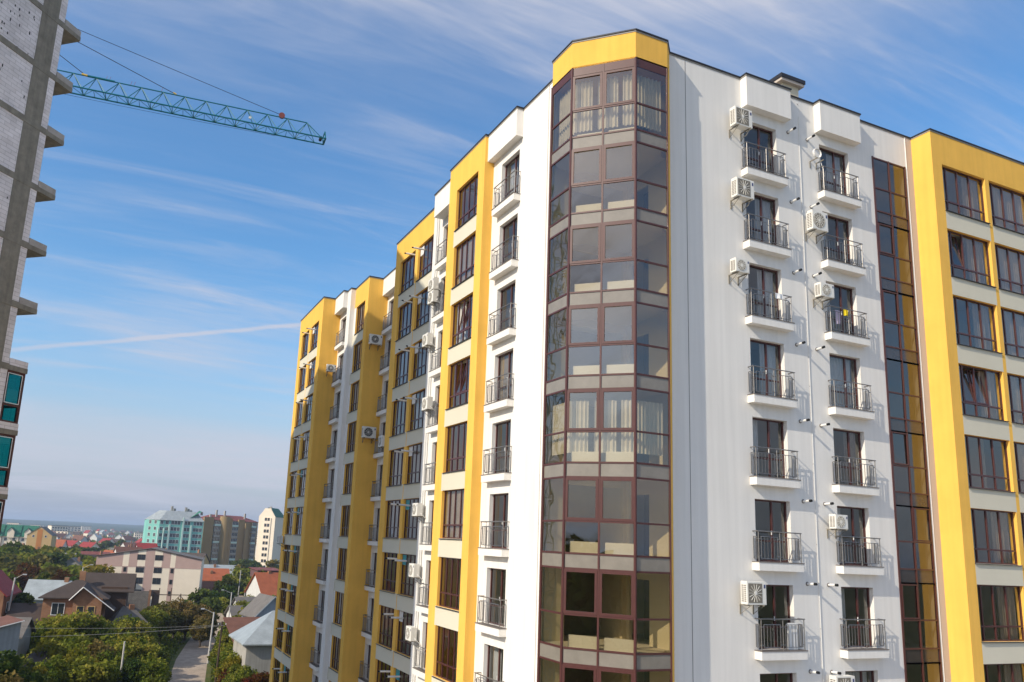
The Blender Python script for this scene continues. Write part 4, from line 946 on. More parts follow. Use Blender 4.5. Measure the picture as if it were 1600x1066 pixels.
def far_wood():
    rng = np.random.default_rng(8); P = []; Nn = []
    for _ in range(330):
        y = 520*math.exp(rng.uniform(0, 1.65)); x = rng.uniform(-.13, .24)*y; s = rng.uniform(2.6, 5.2)
        L_ = rng.uniform(8, 45)
        for q in range(int(L_/4)):
            d = rng.normal(size=(14, 3)); d /= np.linalg.norm(d, axis=1)[:, None]; d[:, 2] = np.abs(d[:, 2])
            P.append(np.array([x+q*4+rng.uniform(-2, 2), y+rng.uniform(-5, 5), GZ+.5])+d*np.array([s*.7, s*.7, s*rng.uniform(.55, 1.0)])); Nn.append(d)
    P = np.concatenate(P); Nn = np.concatenate(Nn); o = put('distant_wood', leaves_mesh('distant_wood', P, Nn, 3.0, LEAF['green'], rng))
    tag(o, 'distant belt of trees spread through the town towards the hills', 'trees', kind='stuff')
far_wood()

# ================================================================== HOUSES AND FAR BLOCKS
RB = brickmat('red_brick', (.46, .20, .095), (.38, .15, .07), (.26, .2, .15), 1.0, .25, .075, .01)
GB = brickmat('grey_block_fence', (.25, .22, .19), (.20, .175, .15), (.14, .125, .11), 1.0, .5, .25, .02)
PL_W = mat('plaster_white', (.66, .65, .62), .9, var=.15, scale=1.2, stain=.2)
PL_G = mat('plaster_grey', (.44, .42, .38), .9, var=.2, scale=.9, stain=.25)
PL_B = mat('plaster_bluegrey', (.40, .43, .47), .9, var=.2, scale=.9, stain=.2)
PL_C = mat('plaster_cream', (.88, .76, .60), .9, var=.08, scale=.6)
PL_P = mat('plaster_pink', (.52, .36, .31), .9, var=.1, scale=.6)
PL_T = mat('plaster_ochre', (.62, .42, .19), .9, var=.1, scale=.6)
ORNG = mat('plaster_orange', (.55, .22, .06), .9, var=.1, scale=.6)
MINT = mat('plaster_mint', (.22, .52, .46), .9, var=.08, scale=.3)
MINTW = mat('plaster_pale_mint', (.55, .70, .64), .9, var=.06, scale=.3)
TAN = mat('plaster_tan', (.32, .225, .11), .9, var=.12, scale=.3)
def roofmat(name, c, ribs=4.0, rough=.7, metal=0):
    M = mat(name, c, rough, metal=metal, var=.28, scale=.8); nt = M.node_tree; N = nt.nodes; L = nt.links
    tc = N.new('ShaderNodeTexCoord'); wv = N.new('ShaderNodeTexWave'); wv.inputs['Scale'].default_value = ribs; wv.bands_direction = 'DIAGONAL'; L.new(tc.outputs['Object'], wv.inputs['Vector'])
    bu = N.new('ShaderNodeBump'); bu.inputs['Strength'].default_value = .35; bu.inputs['Distance'].default_value = .05; L.new(wv.outputs['Fac'], bu.inputs['Height']); L.new(bu.outputs[0], N['Principled BSDF'].inputs['Normal'])
    return M
R_BR = roofmat('roof_dark_brown', (.075, .055, .045)); R_OR = roofmat('roof_orange_tile', (.42, .12, .05)); R_RD = roofmat('roof_crimson', (.33, .04, .035)); R_GY = roofmat('roof_slate', (.17, .155, .14))
R_MT = roofmat('roof_pale_metal', (.44, .48, .48), 1.2, .45, .3); R_GN = roofmat('roof_green', (.03, .17, .11)); R_RB = roofmat('roof_red_brown', (.19, .085, .055)); R_MR = roofmat('roof_maroon', (.22, .07, .06))
TRIM = mat('trim_white', (.75, .74, .72), .7); WINP = mat('far_window_glass', (.03, .036, .045), .12, spec=.8)
def win(parent, x, y, z, w_, h_, side='f', fm=TRIM, t=.09):
    """a framed window standing 3 cm proud of a wall; side f: faces -Y, l: faces -X, r: faces +X"""
    mb = MB(); mb.box(-w_/2-t, w_/2+t, -.06, .0, -t, 0, fm); mb.box(-w_/2-t, w_/2+t, -.06, .0, h_, h_+t, fm); mb.box(-w_/2-t, -w_/2, -.06, 0, 0, h_, fm); mb.box(w_/2, w_/2+t, -.06, 0, 0, h_, fm)
    if w_ > .9: mb.box(-.03, .03, -.055, -.0, 0, h_, fm)
    o = mb.build('window', parent, (x, y, z), {'f': 0, 'l': -math.pi/2, 'r': math.pi/2}[side])
    pb = MB(); pb.face([(-w_/2, -.03, 0), (w_/2, -.03, 0), (w_/2, -.03, h_), (-w_/2, -.03, h_)], WINP); pb.build('pane', o); return o
def roof_mesh(mb, x0, x1, y0, y1, z, rh, kind, m, wm, ov=.45, t=.14):
    X0, X1, Y0, Y1 = x0-ov, x1+ov, y0-ov, y1+ov; xm, ym = (x0+x1)/2, (y0+y1)/2; zl = z-ov*rh/max(.5, (y1-y0)/2 if kind != 'gy' else (x1-x0)/2)
    def slab(p): mb.face(p, m); q = [(a, b, c-t) for a, b, c in p][::-1]; mb.face(q, m); [mb.face([p[i], q[len(p)-1-i], q[len(p)-1-(i+1) % len(p)], p[(i+1) % len(p)]], m) for i in range(len(p))]
    if kind == 'gx':
        slab([(X0, Y0, zl), (X1, Y0, zl), (X1, ym, z+rh), (X0, ym, z+rh)]); slab([(X1, Y1, zl), (X0, Y1, zl), (X0, ym, z+rh), (X1, ym, z+rh)])
        for x in (x0, x1): mb.face([(x, y0, z), (x, y1, z), (x, ym, z+rh-t)], wm)
    elif kind == 'gy':
        slab([(X0, Y1, zl), (X0, Y0, zl), (xm, Y0, z+rh), (xm, Y1, z+rh)]); slab([(X1, Y0, zl), (X1, Y1, zl), (xm, Y1, z+rh), (xm, Y0, z+rh)])
        for y in (y0, y1): mb.face([(x0, y, z), (x1, y, z), (xm, y, z+rh-t)], wm)
    elif kind == 'hip':
        k = min((x1-x0), (y1-y0))/2+ov*.5; a, b = (X0+k, X1-k) if x1-x0 > y1-y0 else (xm-.1, xm+.1); c, d = (ym, ym) if x1-x0 > y1-y0 else (Y0+k, Y1-k); zr_ = z+rh
        slab([(X0, Y0, zl), (X1, Y0, zl), (b, c, zr_), (a, c, zr_)]); slab([(X1, Y1, zl), (X0, Y1, zl), (a, d, zr_), (b, d, zr_)]); slab([(X0, Y1, zl), (X0, Y0, zl), (a, c, zr_), (a, d, zr_)]); slab([(X1, Y0, zl), (X1, Y1, zl), (b, d, zr_), (b, c, zr_)])
    else:
        slab([(X0, Y0, z), (X1, Y0, z), (X1, Y1, z+rh), (X0, Y1, z+rh)])
def house(name, label, x, y, w_, d_, h_, rz, rk, rh, wm, rm, wins=(), chim=None, cat='house', ov=.45, fm=TRIM, group=None, gable_trim=False):
    o = thing(name, label, cat, (x, y, GZ), R(rz), group)
    mb = MB(); mb.box(-w_/2, w_/2, 0, d_, 0, h_, wm); mb.build('wall', o)
    mb = MB(); roof_mesh(mb, -w_/2, w_/2, 0, d_, h_, rh, rk, rm, wm, ov); ro = mb.build('roof', o)
    if chim:
        mb = MB(); mb.box(chim[0]-.35, chim[0]+.35, chim[1]-.35, chim[1]+.35, h_, h_+rh+chim[2], RB); mb.build('chimney', ro)
    for q in wins: win(o, *(q if len(q) > 5 else q), fm=fm)
    if gable_trim:
        mb = MB(); hw = w_/2+ov; zl = h_-ov*rh/(w_/2)
        for s in (-1, 1): mb.face([(s*hw, -ov-.02, zl-.15), (s*hw, -ov-.02, zl+.06), (0, -ov-.02, h_+rh+.06), (0, -ov-.02, h_+rh-.15)][::-s], TRIM); mb.face([(s*hw, -ov+.05, zl-.15), (s*hw, -ov+.05, zl+.06), (0, -ov+.05, h_+rh+.06), (0, -ov+.05, h_+rh-.15)], TRIM)
        mb.build('barge_board', ro)
    return o
# --- brick house with the dark roof
o = thing('brick_house', 'orange brick house with dark brown roofs and a white-edged gable', 'house', (-2.4, 125, GZ), R(-4))
mb = MB(); mb.box(-3.9, 3.9, 0, 7.5, 0, 9.2, RB); mb.box(.0, 3.7, -1.0, 0, 0, 8.9, RB); mb.face([(0, -1.0, 8.9), (3.7, -1.0, 8.9), (1.1, -1.0, 10.3)], RB); mb.box(3.0, 6.6, 4.5, 11, 0, 10.2, mat('dark_boards', (.09, .055, .04), .9)); mb.build('wall', o)  # taller rear wing boarded in an even dark brown
mb = MB(); roof_mesh(mb, -3.9, 3.9, 0, 7.5, 9.2, 1.9, 'hip', R_BR, RB, .6); roof_mesh(mb, .5, 7.0, 4.5, 11, 9.9, 2.1, 'gx', R_BR, R_BR, .5)
for pts in ([(-.5, -1.5, 8.7), (1.1, -1.5, 10.5), (1.1, 3.2, 10.9), (-.5, 2.0, 8.9)], [(1.1, -1.5, 10.5), (5.4, -1.5, 7.4), (5.4, 3.0, 7.4), (1.1, 3.2, 10.9)]): mb.face(pts, R_BR)
ro = mb.build('roof', o)
mb = MB(); mb.tube((-.5, -1.55, 8.66), (1.1, -1.55, 10.45), .075, TRIM, n=4); mb.tube((1.1, -1.55, 10.45), (5.4, -1.55, 7.36), .075, TRIM, n=4); mb.build('barge_board', ro)
mb = MB(); mb.box(-.1, .7, 4.3, 5.0, 10, 12.3, RB); mb.build('chimney', ro)
win(o, -1.9, 0, 6.6, 1.5, 1.5); win(o, 1.0, -1.0, 6.4, .8, 1.4, fm=PL_T); win(o, 2.4, -1.0, 6.4, .8, 1.4, fm=PL_T)
o = house('lean_shed', 'low shed with a dark brown roof at the left end of the brick house', -8.3, 126.5, 4.2, 4, 5.6, -4, 'shed', 2.0, PL_G, R_BR, cat='shed')
house('red_roofed_house', 'brick house with a crimson metal roof at the very left edge', -14.0, 128, 5.4, 9, 9.2, -6, 'gy', 2.6, RB, R_RD, [(1.2, 0, 6.6, .8, 1.2), (1.2, 0, 3.6, .8, 1.2), (2.7, 3, 6.4, .9, 1.3, 'r')])
house('metal_roofed_house', 'low house with a pale metal roof behind the dark leafy tree', -7.6, 152, 6.0, 6, 6.8, -10, 'gx', 2.6, PL_B, R_MT, [(0, 0, 4, 1, 1.3)], (2.6, 3, .5))
o = thing('shadowed_shed', 'blue-grey rendered outbuilding with a sloping top in the lower left corner', 'outbuilding', (-8.9, 94.5, GZ), R(22))
mb = MB(); v = [(-3.2, 0), (2.6, 0), (2.6, 5), (-3.2, 5)]; mb.face([(-3.2, 0, 0), (2.6, 0, 0), (2.6, 0, 8.9), (-3.2, 0, 7.5)], PL_B); mb.face([(2.6, 0, 0), (2.6, 5, 0), (2.6, 5, 8.9), (2.6, 0, 8.9)], PL_B); mb.face([(-3.2, 5, 0), (-3.2, 0, 0), (-3.2, 0, 7.5), (-3.2, 5, 7.5)], PL_B); mb.face([(2.6, 5, 0), (-3.2, 5, 0), (-3.2, 5, 7.5), (2.6, 5, 8.9)], PL_B); mb.build('wall', o)
mb = MB(); mb.face([(-3.5, -.2, 7.45), (2.8, -.2, 8.97), (2.8, 5.2, 8.97), (-3.5, 5.2, 7.45)], R_RB); mb.face([(-3.5, -.2, 7.35), (-3.5, 5.2, 7.35), (2.8, 5.2, 8.87), (2.8, -.2, 8.87)], TRIM); mb.tube((-3.5, -.22, 7.4), (2.8, -.22, 8.92), .07, TRIM, n=4); mb.build('roof', o)
win(o, .9, 0, 4.2, .6, .8, fm=PL_B)
house('dark_lean_to', 'dark lean-to roof between the blue-grey outbuilding and the thicket', -3.6, 96, 4.4, 5, 4.2, -14, 'shed', 1.4, PL_B, R_BR, cat='shed')
house('grey_roof_shed', 'long low shed with a grey roof behind the blue-grey outbuilding', -10.5, 104, 7, 5, 6.6, -10, 'gx', 1.6, PL_G, R_GY, cat='shed')
house('ruined_cottage', 'small white cottage with a collapsing dark roof sunk among the trees', 5.4, 126.5, 6.4, 5.5, 4.6, 12, 'hip', 2.9, PL_W, R_GY, [(-1.5, 0, 2.2, .8, 1)], (0.5, 2.6, .2), cat='cottage')
house('plastered_house', 'grey plastered house with a pale metal hipped roof beside the yellow block', 22.0, 98.2, 9.6, 8, 6.55, 2, 'hip', 3.0, PL_G, R_MT, [(-.6, 0, 3.7, 1.0, 1.9), (2.2, 0, 3.7, 1.0, 1.9)], ov=.6)
house('brown_roofed_shed', 'shed with a red-brown roof behind the plastered house', 20.3, 112, 4.4, 5, 4.6, 8, 'shed', 2.6, RB, R_RB, cat='shed')
house('blue_gabled_house', 'pale blue gabled house stepping up behind the plastered house', 29.5, 145, 6.4, 7, 4.8, 10, 'gy', 3.2, PL_B, R_GY, [(.5, 0, 3, .8, 1.2)], gable_trim=True)
house('slate_shed', 'low white shed with a slate roof beside the lane', 27.4, 160, 5, 4.5, 3.4, 8, 'gx', 1.5, PL_W, R_GY, cat='shed')
house('slate_shed', 'second low shed with a slate roof farther up the lane', 31.0, 175, 5.5, 4.5, 3.9, 8, 'gx', 1.5, PL_W, R_GY, cat='shed')
house('orange_roofed_house', 'house with a bright orange roof and white gable trim right of the lane', 39.5, 186, 9.5, 9, 5.6, 14, 'gx', 4.4, PL_W, R_OR, [(-2, 0, 3, 1, 1.3)], (-1.5, 4.5, .3))
house('flat_topped_shop', 'dark maroon low building with a white band in front of the cream tower', 46, 236, 7, 6, 8.4, 12, 'shed', .5, mat('maroon_wall', (.14, .075, .075), .9, var=.2), R_MR, [], cat='building')
house('orange_roofed_cottage', 'house with an orange roof and small chimney right of the beige apartment house', 30.4, 236, 8.6, 7, 4.6+.9, 3, 'gx', 2.9, PL_C, R_OR, (), (-.4, 2.0, -.6))
house('brown_roofed_cottage', 'low cream cottage with a brown roof in front of the orange-roofed one', 28.4, 227, 6.4, 6, 3.2, 3, 'gx', 2.0, PL_C, R_RB, [(1.2, 0, 1.2, .6, .7)])
house('glazed_porch', 'pale blue glazed porch with a dark maroon awning', 33.6, 229, 3.8, 4, 3.4, 3, 'shed', .6, PL_B, R_MR, [(-.9, 0, 1.2, 1.3, 1.6), (.9, 0, 1.2, 1.3, 1.6)], cat='porch')
house('dormered_house', 'house with a pale metal roof and a cream dormer behind the orange roofs', 34.5, 256, 10.4, 8, 5.6, 2, 'gx', 3.0, PL_C, R_MT, (), (-1, 3.2, .2))
house('white_gabled_house', 'white gabled house with a small dark window left of the beige apartment house', -9.6, 330, 9.5, 9, 6.6, -8, 'gy', 2.6, PL_W, R_GY, [(-2.2, 0, 4.4, 1.6, 1.5)], gable_trim=True)
house('grey_roofed_house', 'house with a broad grey gable below the white gabled house', -7.2, 260, 8, 8, 6.4, -6, 'gy', 2.8, PL_G, R_GY, [], (1.5, 4, .2))
house('maroon_roofed_house', 'long house with a maroon roof beside the white gabled house', -1.5, 335, 10, 7, 6.2, 0, 'gx', 2.8, PL_W, R_MR)
house('crimson_roofed_house', 'house with a crimson roof just left of the mint block', 19.5, 379, 8, 7, 9.0, 10, 'gx', 3.2, PL_W, R_RD, ())
house('stripe_gabled_block', 'ochre mansard-gabled block with an orange central stripe', -26.4, 419, 10.4, 14, 13.3, -6, 'gy', 3.8, PL_T, R_GY, [(-2.6, 0, 12.2, .8, .9), (2.6, 0, 12.2, .8, .9)], cat='building', ov=.2)
mb = MB(); mb.face([(-1.1, -.06, 0), (1.1, -.06, 0), (1.1, -.06, 15.8), (-1.1, -.06, 15.8)], ORNG); mb.build('stripe', bpy.data.objects['stripe_gabled_block'])
for i, (x, lab) in enumerate(((-33.5, 'cream townhouse with a green roof left of the ochre gabled block'), (-41, 'second cream townhouse with a green roof, nearer the left edge'), (-48.5, 'cream townhouse with a green roof at the left edge under the tower'))):
    g = house('green_roofed_townhouse', lab, x, 449, 7.2, 9, 12.2, -4, 'gx', 5, PL_C, R_GN, [(a, 0, z, 1.1, 1.5) for a in (-2, 1.6) for z in (3.5, 6.6, 9.4)], cat='townhouse', group='green-roofed townhouses')
    mb = MB(); mb.box(-1.5, 1.5, -.6, 3, 11.0, 14.0, PL_C); mb.face([(-1.9, -.9, 13.8), (0, -.9, 16), (0, 4, 16), (-1.9, 4, 13.8)], R_GN); mb.face([(0, -.9, 16), (1.9, -.9, 13.8), (1.9, 4, 13.8), (0, 4, 16)], R_GN); mb.face([(-1.5, -.6, 14), (1.5, -.6, 14), (0, -.6, 15.8)], PL_C); mb.build('dormer', g)
# --- beige three-storey gable
def beige():
    o = thing('beige_apartment_house', 'beige and pink three-storey apartment house with a wide low gable', 'apartment house', (11.8, 214.6, GZ), R(-9))
    wd, he, ha = 24.8, 11.6, 13.9; P0 = -wd/2
    def top(x): return he+(ha-he)*(1-abs(x)/(wd/2))
    mb = MB(); xs = [-12.4, -6.3, -4.9, -2.9, -1.05, 1.05, 2.9, 4.9, 6.1, 12.4]
    up = [PL_P, PL_C, PL_P, PL_C, PL_P, PL_C, PL_P, PL_C, PL_P]; lo = [PL_C, PL_P, PL_C, PL_C, PL_P, PL_C, PL_C, PL_P, PL_C]
    for a, b, u, l in zip(xs, xs[1:], up, lo):
        mb.face([(a, 0, 0), (b, 0, 0), (b, 0, 9.3), (a, 0, 9.3)], l); pts = [(a, 0, 9.3), (b, 0, 9.3), (b, 0, top(b))]+([(0, 0, top(0))] if a < 0 < b else [])+[(a, 0, top(a))]; mb.face(pts, u)
    n = 8; mb.face([(1.05*math.cos(math.pi*i/n), -.02, 12.3+1.05*math.sin(math.pi*i/n)) for i in range(n+1)], PL_P)
    mb.face([(-1.05, -.02, 12.3), (1.05, -.02, 12.3), (1.05, -.02, 9.3), (-1.05, -.02, 9.3)][::-1], PL_P)
    mb.face([(P0, 0, 0), (P0, 0, he), (P0, 14, he), (P0, 14, 0)], PL_C); mb.face([(-P0, 0, 0), (-P0, 14, 0), (-P0, 14, he), (-P0, 0, he)], PL_C); mb.face([(P0, 14, 0), (P0, 14, he), (0, 14, ha), (-P0, 14, he), (-P0, 14, 0)], PL_C); mb.build('wall', o)
    mb = MB(); mb.box(P0, -1.06, -.05, 0, 9.22, 9.36, PL_P); mb.box(1.06, -P0, -.05, 0, 9.22, 9.36, PL_P); mb.build('string_course', o)
    mb = MB()
    for s in (-1, 1): mb.face([(s*(wd/2+.25), -.3, he+.02), (0, -.3, ha+.06), (0, 14.2, ha+.06), (s*(wd/2+.25), 14.2, he+.02)][::s], R_GY); mb.face([(s*(wd/2+.25), -.3, he-.14), (s*(wd/2+.25), -.3, he+.02), (0, -.3, ha+.06), (0, -.3, ha-.1)][::s], R_BR)
    mb.build('roof', o)
    fm = mat('dark_window_trim', (.10, .085, .08), .7)
    for z in (11.1, 8.0, 5.3, 2.4):
        for x in (-2.1, 2.1): win(o, x, 0, z-.0, 1.75, 1.15 if z > 11 else 1.35, fm=fm)
    for z in (8.1, 5.4, 2.6):
        for x in (-5.6, 5.5): win(o, x, 0, z, .55, .95, fm=fm)
beige()
# --- mint block
def block_windows(o, xs, zs_, y, w_, h_, side='f', fm=TRIM):
    proto_ = None
    for z in zs_:
        for x in xs:
            if proto_ is None: proto_ = win(o, x, y, z, w_, h_, side, fm)
            else: c = copy_tree(proto_, o); c.location = (x, y, z)
def mint():
    o = thing('mint_apartment_block', 'mint green apartment block with white ribs and a hipped roof', 'apartment block', (24.2, 399, GZ), R(6))
    pl = [(0, 0), (20.3, 0), (20.3, 15), (-4.5, 15), (-5.2, 5.2)]; mb = MB(); mb.prism(pl, 0, 22.8, MINT); wl_ = mb.build('wall', o)
    mb = MB()
    for x in (4.6, 10.8, 14.6): mb.box(x-.35, x+.35, -.5, .05, 0, 24.5 if x == 10.8 else 21, MINTW)
    for x in (0.0, 2.4): mb.tube((x-.3, -.45, 0), (x-.3, -.45, 19), .28, MINTW, n=8)
    mb.build('rib', o)
    mb = MB(); T = [(3.5, 4.5), (17.5, 4.5), (17.5, 11), (1, 11), (.5, 7)]; e = offset(pl, -.5 if sum(pl[i][0]*pl[(i+1) % 5][1]-pl[(i+1) % 5][0]*pl[i][1] for i in range(5)) < 0 else .5)
    e = [(x*1.02-.2, y-.5 if y < 1 else y+.4) for x, y in pl]
    for i in range(5): j = (i+1) % 5; mb.face([(*e[i], 22.8), (*e[j], 22.8), (*T[j], 27.4), (*T[i], 27.4)], R_MT)
    mb.face([(*p, 27.4) for p in T], R_GN); mb.face([(14.5, -.4, 22.9), (20.6, -.4, 22.9), (17, 4.4, 26.9), (14.5, 4.4, 26.9)], R_GN); mb.face([(13.6, 1, 24.2), (13.6, 6, 24.2), (19, 6, 28.2), (19, 1, 27.6)], R_GN); ro = mb.build('roof', o)
    mb = MB()
    for x, y, hh in ((6, 6, 29.6), (7.4, 7, 28.6), (12.5, 6, 29.4), (13.8, 7, 28.8), (15, 6.5, 28.2), (19.5, 3, 27.6)): mb.box(x-.5, x+.5, y-.5, y+.5, 26, hh, CONC2)
    mb.build('chimney', ro)
    zz = [21.0-2.95*i for i in range(7)]
    block_windows(o, (5.9, 7.3, 8.7), zz, 0, 1.22, 1.65); block_windows(o, (11.9, 13.3), zz, 0, 1.15, 1.65); block_windows(o, (16.2, 17.6, 19.0), zz, 0, 1.22, 1.65); block_windows(o, (1.0, 3.4), zz, 0, 1.3, 1.5)
    for z in zz[:-1]:
        for s in (.3, .7): wv = win(o, -5.2*s, 5.2*s-.02, z, 1.1, 1.5); wv.rotation_euler = (0, 0, math.atan2(5.2, 5.2)-math.pi/2)
mint()
def tanb():
    o = thing('tan_apartment_block', 'tan apartment block with a rounded stair tower and red roofs', 'apartment block', (47.5, 421, GZ), R(24))
    mb = MB(); mb.box(0, 31, 0, 13, 0, 24.6, TAN); mb.box(-1.5, 4.0, -1.0, 0, 0, 25.6, TAN); mb.box(18.6, 22.2, -1.0, 0, 0, 25.2, TAN); mb.box(13.2, 14.8, -1.2, 0, 0, 25.6, TAN); mb.box(22.2, 24, -2.2, 0, 0, 23.6, TAN); mb.build('wall', o)
    mb = MB(); mb.tube((10.7, -.4, 0), (10.7, -.4, 26.4), 2.6, TAN, n=20); mb.build('stair_tower', o)
    mb = MB(); roof_mesh(mb, 0, 31, 0, 13, 24.6, 2.6, 'hip', R_MR, TAN, .4); ro = mb.build('roof', o)
    mb = MB()
    for x, y, hh in ((8, 4, 29.6), (13.5, 5, 29.4), (24.5, 3, 28.6), (4, 3, 27.2)): mb.box(x-.4, x+.4, y-.4, y+.4, 25, hh, CONC2)
    mb.build('chimney', ro)
    for x0, x1 in ((4.6, 8.2), (14.9, 18.5), (27.0, 29.6)):
        for i in range(8):
            z = 21.4-2.85*i; b = MB(); b.box(x0, x1, -1.1, 0, z, z+1.0, PL_G if i % 3 else MINTW); b.box(x0, x1, -1.0, 0, z+2.5, z+2.62, PL_G); q = b.build('balcony', o)
            p = MB(); p.face([(x0+.05, -.95, z+1.0), (x1-.05, -.95, z+1.0), (x1-.05, -.95, z+2.5), (x0+.05, -.95, z+2.5)], WINP)
            p.build('glazing', q)
            f = MB()
            for s in range(5): xx = x0+.04+(x1-x0-.14)*s/4; f.box(xx, xx+.08, -1.02, -.96, z+1.0, z+2.5, TRIM)
            f.build('glazing_bar', q)
tanb()
def creamb():
    o = thing('cream_apartment_block', 'narrow cream apartment block with a stepped gable and green roof', 'apartment block', (69.6, 396.6, GZ), R(-32))
    mb = MB(); mb.box(0, 8.4, 0, 14, 0, 27.0, PL_C); mb.face([(0, 0, 27), (8.4, 0, 27), (6.6, 0, 29.6), (5.8, 0, 31.0), (2.8, 0, 31.0), (1.8, 0, 29.4)], PL_C); mb.box(2.6, 6.4, -.35, 0, 0, 26.4, PL_C); mb.build('wall', o)
    mb = MB()
    mb.face([(8.6, -.05, 26.9), (8.6, 14.1, 26.9), (4.3, 14.1, 31.4), (4.3, -.05, 31.4)], R_GN); mb.face([(4.3, .1, 31.4), (4.3, 14.1, 31.4), (-.2, 14.1, 26.9), (-.2, .1, 26.9)], R_GN); ro = mb.build('roof', o)
    mb = MB(); mb.box(4.1, 5.2, 2, 3, 29, 31.9, CONC2); mb.build('chimney', ro)
    block_windows(o, (3.8, 5.2), [25.0-2.85*i for i in range(9)], -.35, .95, 1.3, fm=mat('dark_window_trim', (.1, .085, .08)))
creamb()
mb = MB(); mb.box(0, 5.6, 0, .3, 0, 4.6, GB); mb.box(5.6, 6.1, -.1, .4, 0, 4.9, RB); tag(mb.build('block_fence', None, (6.0, 199.5, GZ), R(-2)), 'grey block wall in front of the beige apartment house', 'wall')
o = thing('shed_skeleton', 'bare timber shed frame beside the block wall', 'shed frame', (13, 200, GZ), R(-2))
mb = MB(); W_ = mat('old_timber', (.17, .12, .085), .9)
for x in (0, .8, 3.4, 5.6, 8.8, 9.4): mb.box(x, x+.2, 0, .2, 0, 4.0+(x*7 % 3)*.5, W_)
mb.box(0, 9.6, .0, .15, 3.7, 3.9, W_); mb.tube((3.5, .1, 1.5), (5.6, .1, 3.7), .08, W_); mb.tube((7.5, .1, 1.5), (5.6, .1, 3.7), .08, W_); mb.box(-.6, .9, -.3, .6, 0, 4.6, mat('dark_boards', (.09, .055, .04))); mb.build('post', o)
# --- town beyond
def far_town():
    rnd = random.Random(21); protos = []
    for i in range(7):
        rm = [R_OR, R_RD, R_GY, R_BR, R_MT, R_MR, R_RB][i]; wm = [PL_W, PL_C, PL_G, PL_T, PL_W, PL_C, PL_W][i]
        mb = MB(); w_, d_, h_ = rnd.uniform(8, 12), rnd.uniform(7, 9), rnd.uniform(3.2, 6.2); mb.box(-w_/2, w_/2, 0, d_, 0, h_, wm); roof_mesh(mb, -w_/2, w_/2, 0, d_, h_, rnd.uniform(2.6, 4), ['gx', 'gy', 'hip'][i % 3], rm, wm)
        for q in (-.28, .05, .3): mb.box(q*w_-.6, q*w_+.6, -.04, 0, h_*.35, h_*.35+1.5, WINP)
        mb.box(1, 1.7, d_*.6, d_*.6+.7, h_, h_+4.2, RB); protos.append((mb.mesh('townhouse'), ['an orange', 'a crimson', 'a grey', 'a dark brown', 'a pale metal', 'a maroon', 'a red-brown'][i]))
    mb = MB(); mb.box(-9, 9, 0, 10, 0, 13, PL_C); mb.box(-9.3, 9.3, -.3, 10.3, 13, 13.5, R_GY)
    for z in (1.5, 4.6, 7.7, 10.4):
        for x in range(-8, 8, 3): mb.box(x, x+1.5, -.04, 0, z, z+1.5, WINP)
    blk = mb.mesh('far_block')
    n = 0; taken = []
    while n < 265:
        y = 300*math.exp(rnd.uniform(0, 1)**1.3*2.2); x = rnd.uniform(-.115, .115 if y < 500 else .22)*y
        if -60 < x < 100 and 360 < y < 470: continue
        if any(abs(x-a) < 8 and abs(y-b) < 12 for a, b in taken): continue
        taken.append((x, y)); n += 1; band = 'in the middle distance' if y < 700 else ('far off towards the hills' if y < 1500 else 'on the horizon below the hills')
        if y > 1000 and rnd.random() < .22:
            tag(put('distant_block', blk, None, (x, y, GZ), rnd.uniform(-.6, .6), (rnd.uniform(.8, 1.6), 1, rnd.uniform(.7, 1.25))), 'pale four-storey block '+band, 'building', 'distant pale blocks '+band)
        else:
            me, c = rnd.choice(protos); tag(put('distant_house', me, None, (x, y, GZ), rnd.uniform(-.9, .9), (1, 1, rnd.uniform(.9, 1.2))), f'small house with {c} roof '+band, 'house', f'distant houses with {c} roof '+band)
far_town()
# --- poles, lamps, wires, car
PC = mat('pole_concrete', (.55, .53, .5), .9, var=.15); PW = mat('pole_timber', (.085, .06, .045), .9, var=.3); LAMPM = mat('lamp_head', (.55, .56, .57), .4)
def pole(name, label, x, y, h_, r, m, lean=0, arm=None, cross=0):
    o = thing(name, label, 'street lamp' if arm else 'pole', (x, y, GZ), 0)
    mb = MB(); mb.tube((0, 0, 0), (lean, 0, h_), r, m, r*.7, n=8); mb.build('post', o)
    if arm:
        mb = MB(); mb.tube((lean, 0, h_-.15), (lean+arm, 0, h_+.45), .04, m, n=5); mb.build('arm', o); mb = MB(); mb.box(lean+arm-(.5 if arm < 0 else 0), lean+arm+(.5 if arm > 0 else 0), -.14, .14, h_+.40, h_+.54, LAMPM); mb.build('lamp_head', o)
    if cross:
        mb = MB(); mb.box(lean-cross, lean+cross, -.05, .05, h_-.5, h_-.38, m); [mb.tube((lean+q, 0, h_-.38), (lean+q, 0, h_-.2), .04, TRIM) for q in (-cross*.9, cross*.9)]; mb.build('crossarm', o)
    return o
pole('concrete_pole', 'pale concrete pole rising from the thicket, tallest in the foreground', 3.6, 93, 7.1, .13, PC, .0)
pole('timber_pole', 'short dark timber pole near the lower left corner', -5.3, 106, 4.6, .13, PW, .25)
pole('timber_pole', 'dark timber power pole with a crossarm beside the lane, vine at its foot', 14.75, 103, 8.1, .15, PW, .1, cross=.5)
pole('street_lamp', 'white street lamp with an arm just behind the dark power pole', 16.4, 124, 7.2, .15, PC, .15, arm=-1.4)
pole('street_lamp', 'white street lamp farther up the lane, beside the brown roof', 22.6, 150, 5.6, .14, PC, .1)
pole('street_lamp', 'white street lamp at the bend of the lane with its arm over the thicket', 26.0, 172, 6.6, .14, PC, .1, arm=-1.6)
pole('street_lamp', 'white street lamp beside the yellow-green bush on the right of the lane', 33.4, 200, 5.4, .14, PC, .1)
pole('concrete_pole', 'grey concrete pole in front of the red-roofed brick house', -10.9, 129, 11.2, .16, PC, .5, arm=.9)
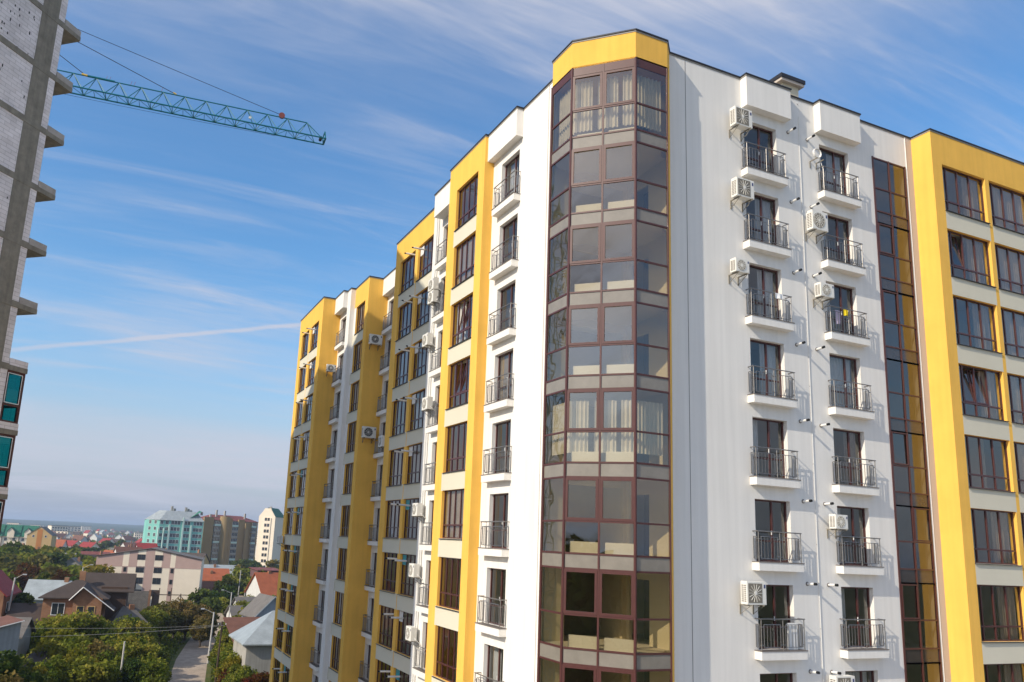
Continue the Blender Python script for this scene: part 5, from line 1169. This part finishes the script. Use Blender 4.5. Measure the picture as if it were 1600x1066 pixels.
pole('street_lamp', 'double street lamp behind the brick house roof', -2.6, 172, 10.9, .14, PC, .1, arm=1.2)
pole('concrete_pole', 'pale concrete pole at the far end of the lane', 37.0, 232, 8.4, .14, PC, .1)
pole('concrete_pole', 'grey pole between the orange roofs and the lane', 31.2, 196, 6.4, .13, PC, .1)
def wire(label, p, q, sag, r=.022):
    mb = MB(); n = 24; pts = []
    for i in range(n+1):
        t = i/n; v = Vector(p).lerp(Vector(q), t); v.z -= sag*4*t*(1-t); pts.append(v)
    mb.path(pts, r, PC, n=4); tag(mb.build('overhead_wire'), label, 'wire')
wire('upper overhead wire crossing the thicket to the dark power pole', (-24, 100, -10.6), (14.4, 103, -11.35), .55, .012)
wire('lower overhead wire crossing the thicket to the dark power pole', (-24, 94, -11.2), (15.3, 103, -11.35), .75, .017)
def car(label, x, y, rz, c):
    o = thing('parked_car', label, 'car', (x, y, GZ+.03), rz)
    mb = MB(); prof = [(-2.1, .35), (-2.1, .85), (-1.2, .98), (-.7, 1.45), (1.0, 1.48), (1.7, .98), (2.1, .9), (2.1, .35)]
    for s in (-.85, .85): mb.face([(a, s, b) for a, b in prof][::1 if s < 0 else -1], c)
    for (a, b), (d, e) in zip(prof, prof[1:]+prof[:1]): mb.face([(a, -.85, b), (a, .85, b), (d, .85, e), (d, -.85, e)], c)
    mb.build('body', o); mb = MB()
    for s in (-.86, .86): mb.face([(-1.0, s, 1.0), (-.65, s, 1.4), (.95, s, 1.42), (1.45, s, 1.0)][::1 if s < 0 else -1], WINP)
    mb.build('side_window', o)
    mb = MB(); mb.face([(-1.19, -.7, 1.02), (-1.19, .7, 1.02), (-.76, .7, 1.42), (-.76, -.7, 1.42)], WINP); mb.build('windscreen', o)
    for a in (-1.3, 1.3):
        for s in (-.8, .8): wb = MB(); wb.tube((a, s-.1, .33), (a, s+.1, .33), .33, BLACK, n=14); wb.build('wheel', o)
    for s in (-.6, .6): hb = MB(); hb.box(-2.13, -2.08, s-.15, s+.15, .68, .82, TRIM); hb.build('headlight', o)
car('dark car parked at the far end of the lane under the trees', 51.5, 297, R(60), mat('dark_car_paint', (.03, .032, .04), .25, spec=.6))
car('white car parked beside the dark one at the end of the lane', 53.5, 302, R(60), mat('white_car_paint', (.7, .7, .7), .25, spec=.6))

# ================================================================== HAZE
HZ = bpy.data.materials.new('haze_air'); HZ.use_nodes = True; nt = HZ.node_tree; nt.nodes.clear()
pv = nt.nodes.new('ShaderNodeVolumePrincipled'); pv.inputs['Color'].default_value = (.66, .80, 1.0, 1); pv.inputs['Density'].default_value = .00023; pv.inputs['Anisotropy'].default_value = .2
ou = nt.nodes.new('ShaderNodeOutputMaterial'); nt.links.new(pv.outputs[0], ou.inputs['Volume'])
mb = MB(); mb.box(-14100, 14100, -6100, 15100, GZ-1.2, 52, HZ); tag(mb.build('haze'), 'pale blue haze in the air towards the hills', 'haze', kind='stuff')
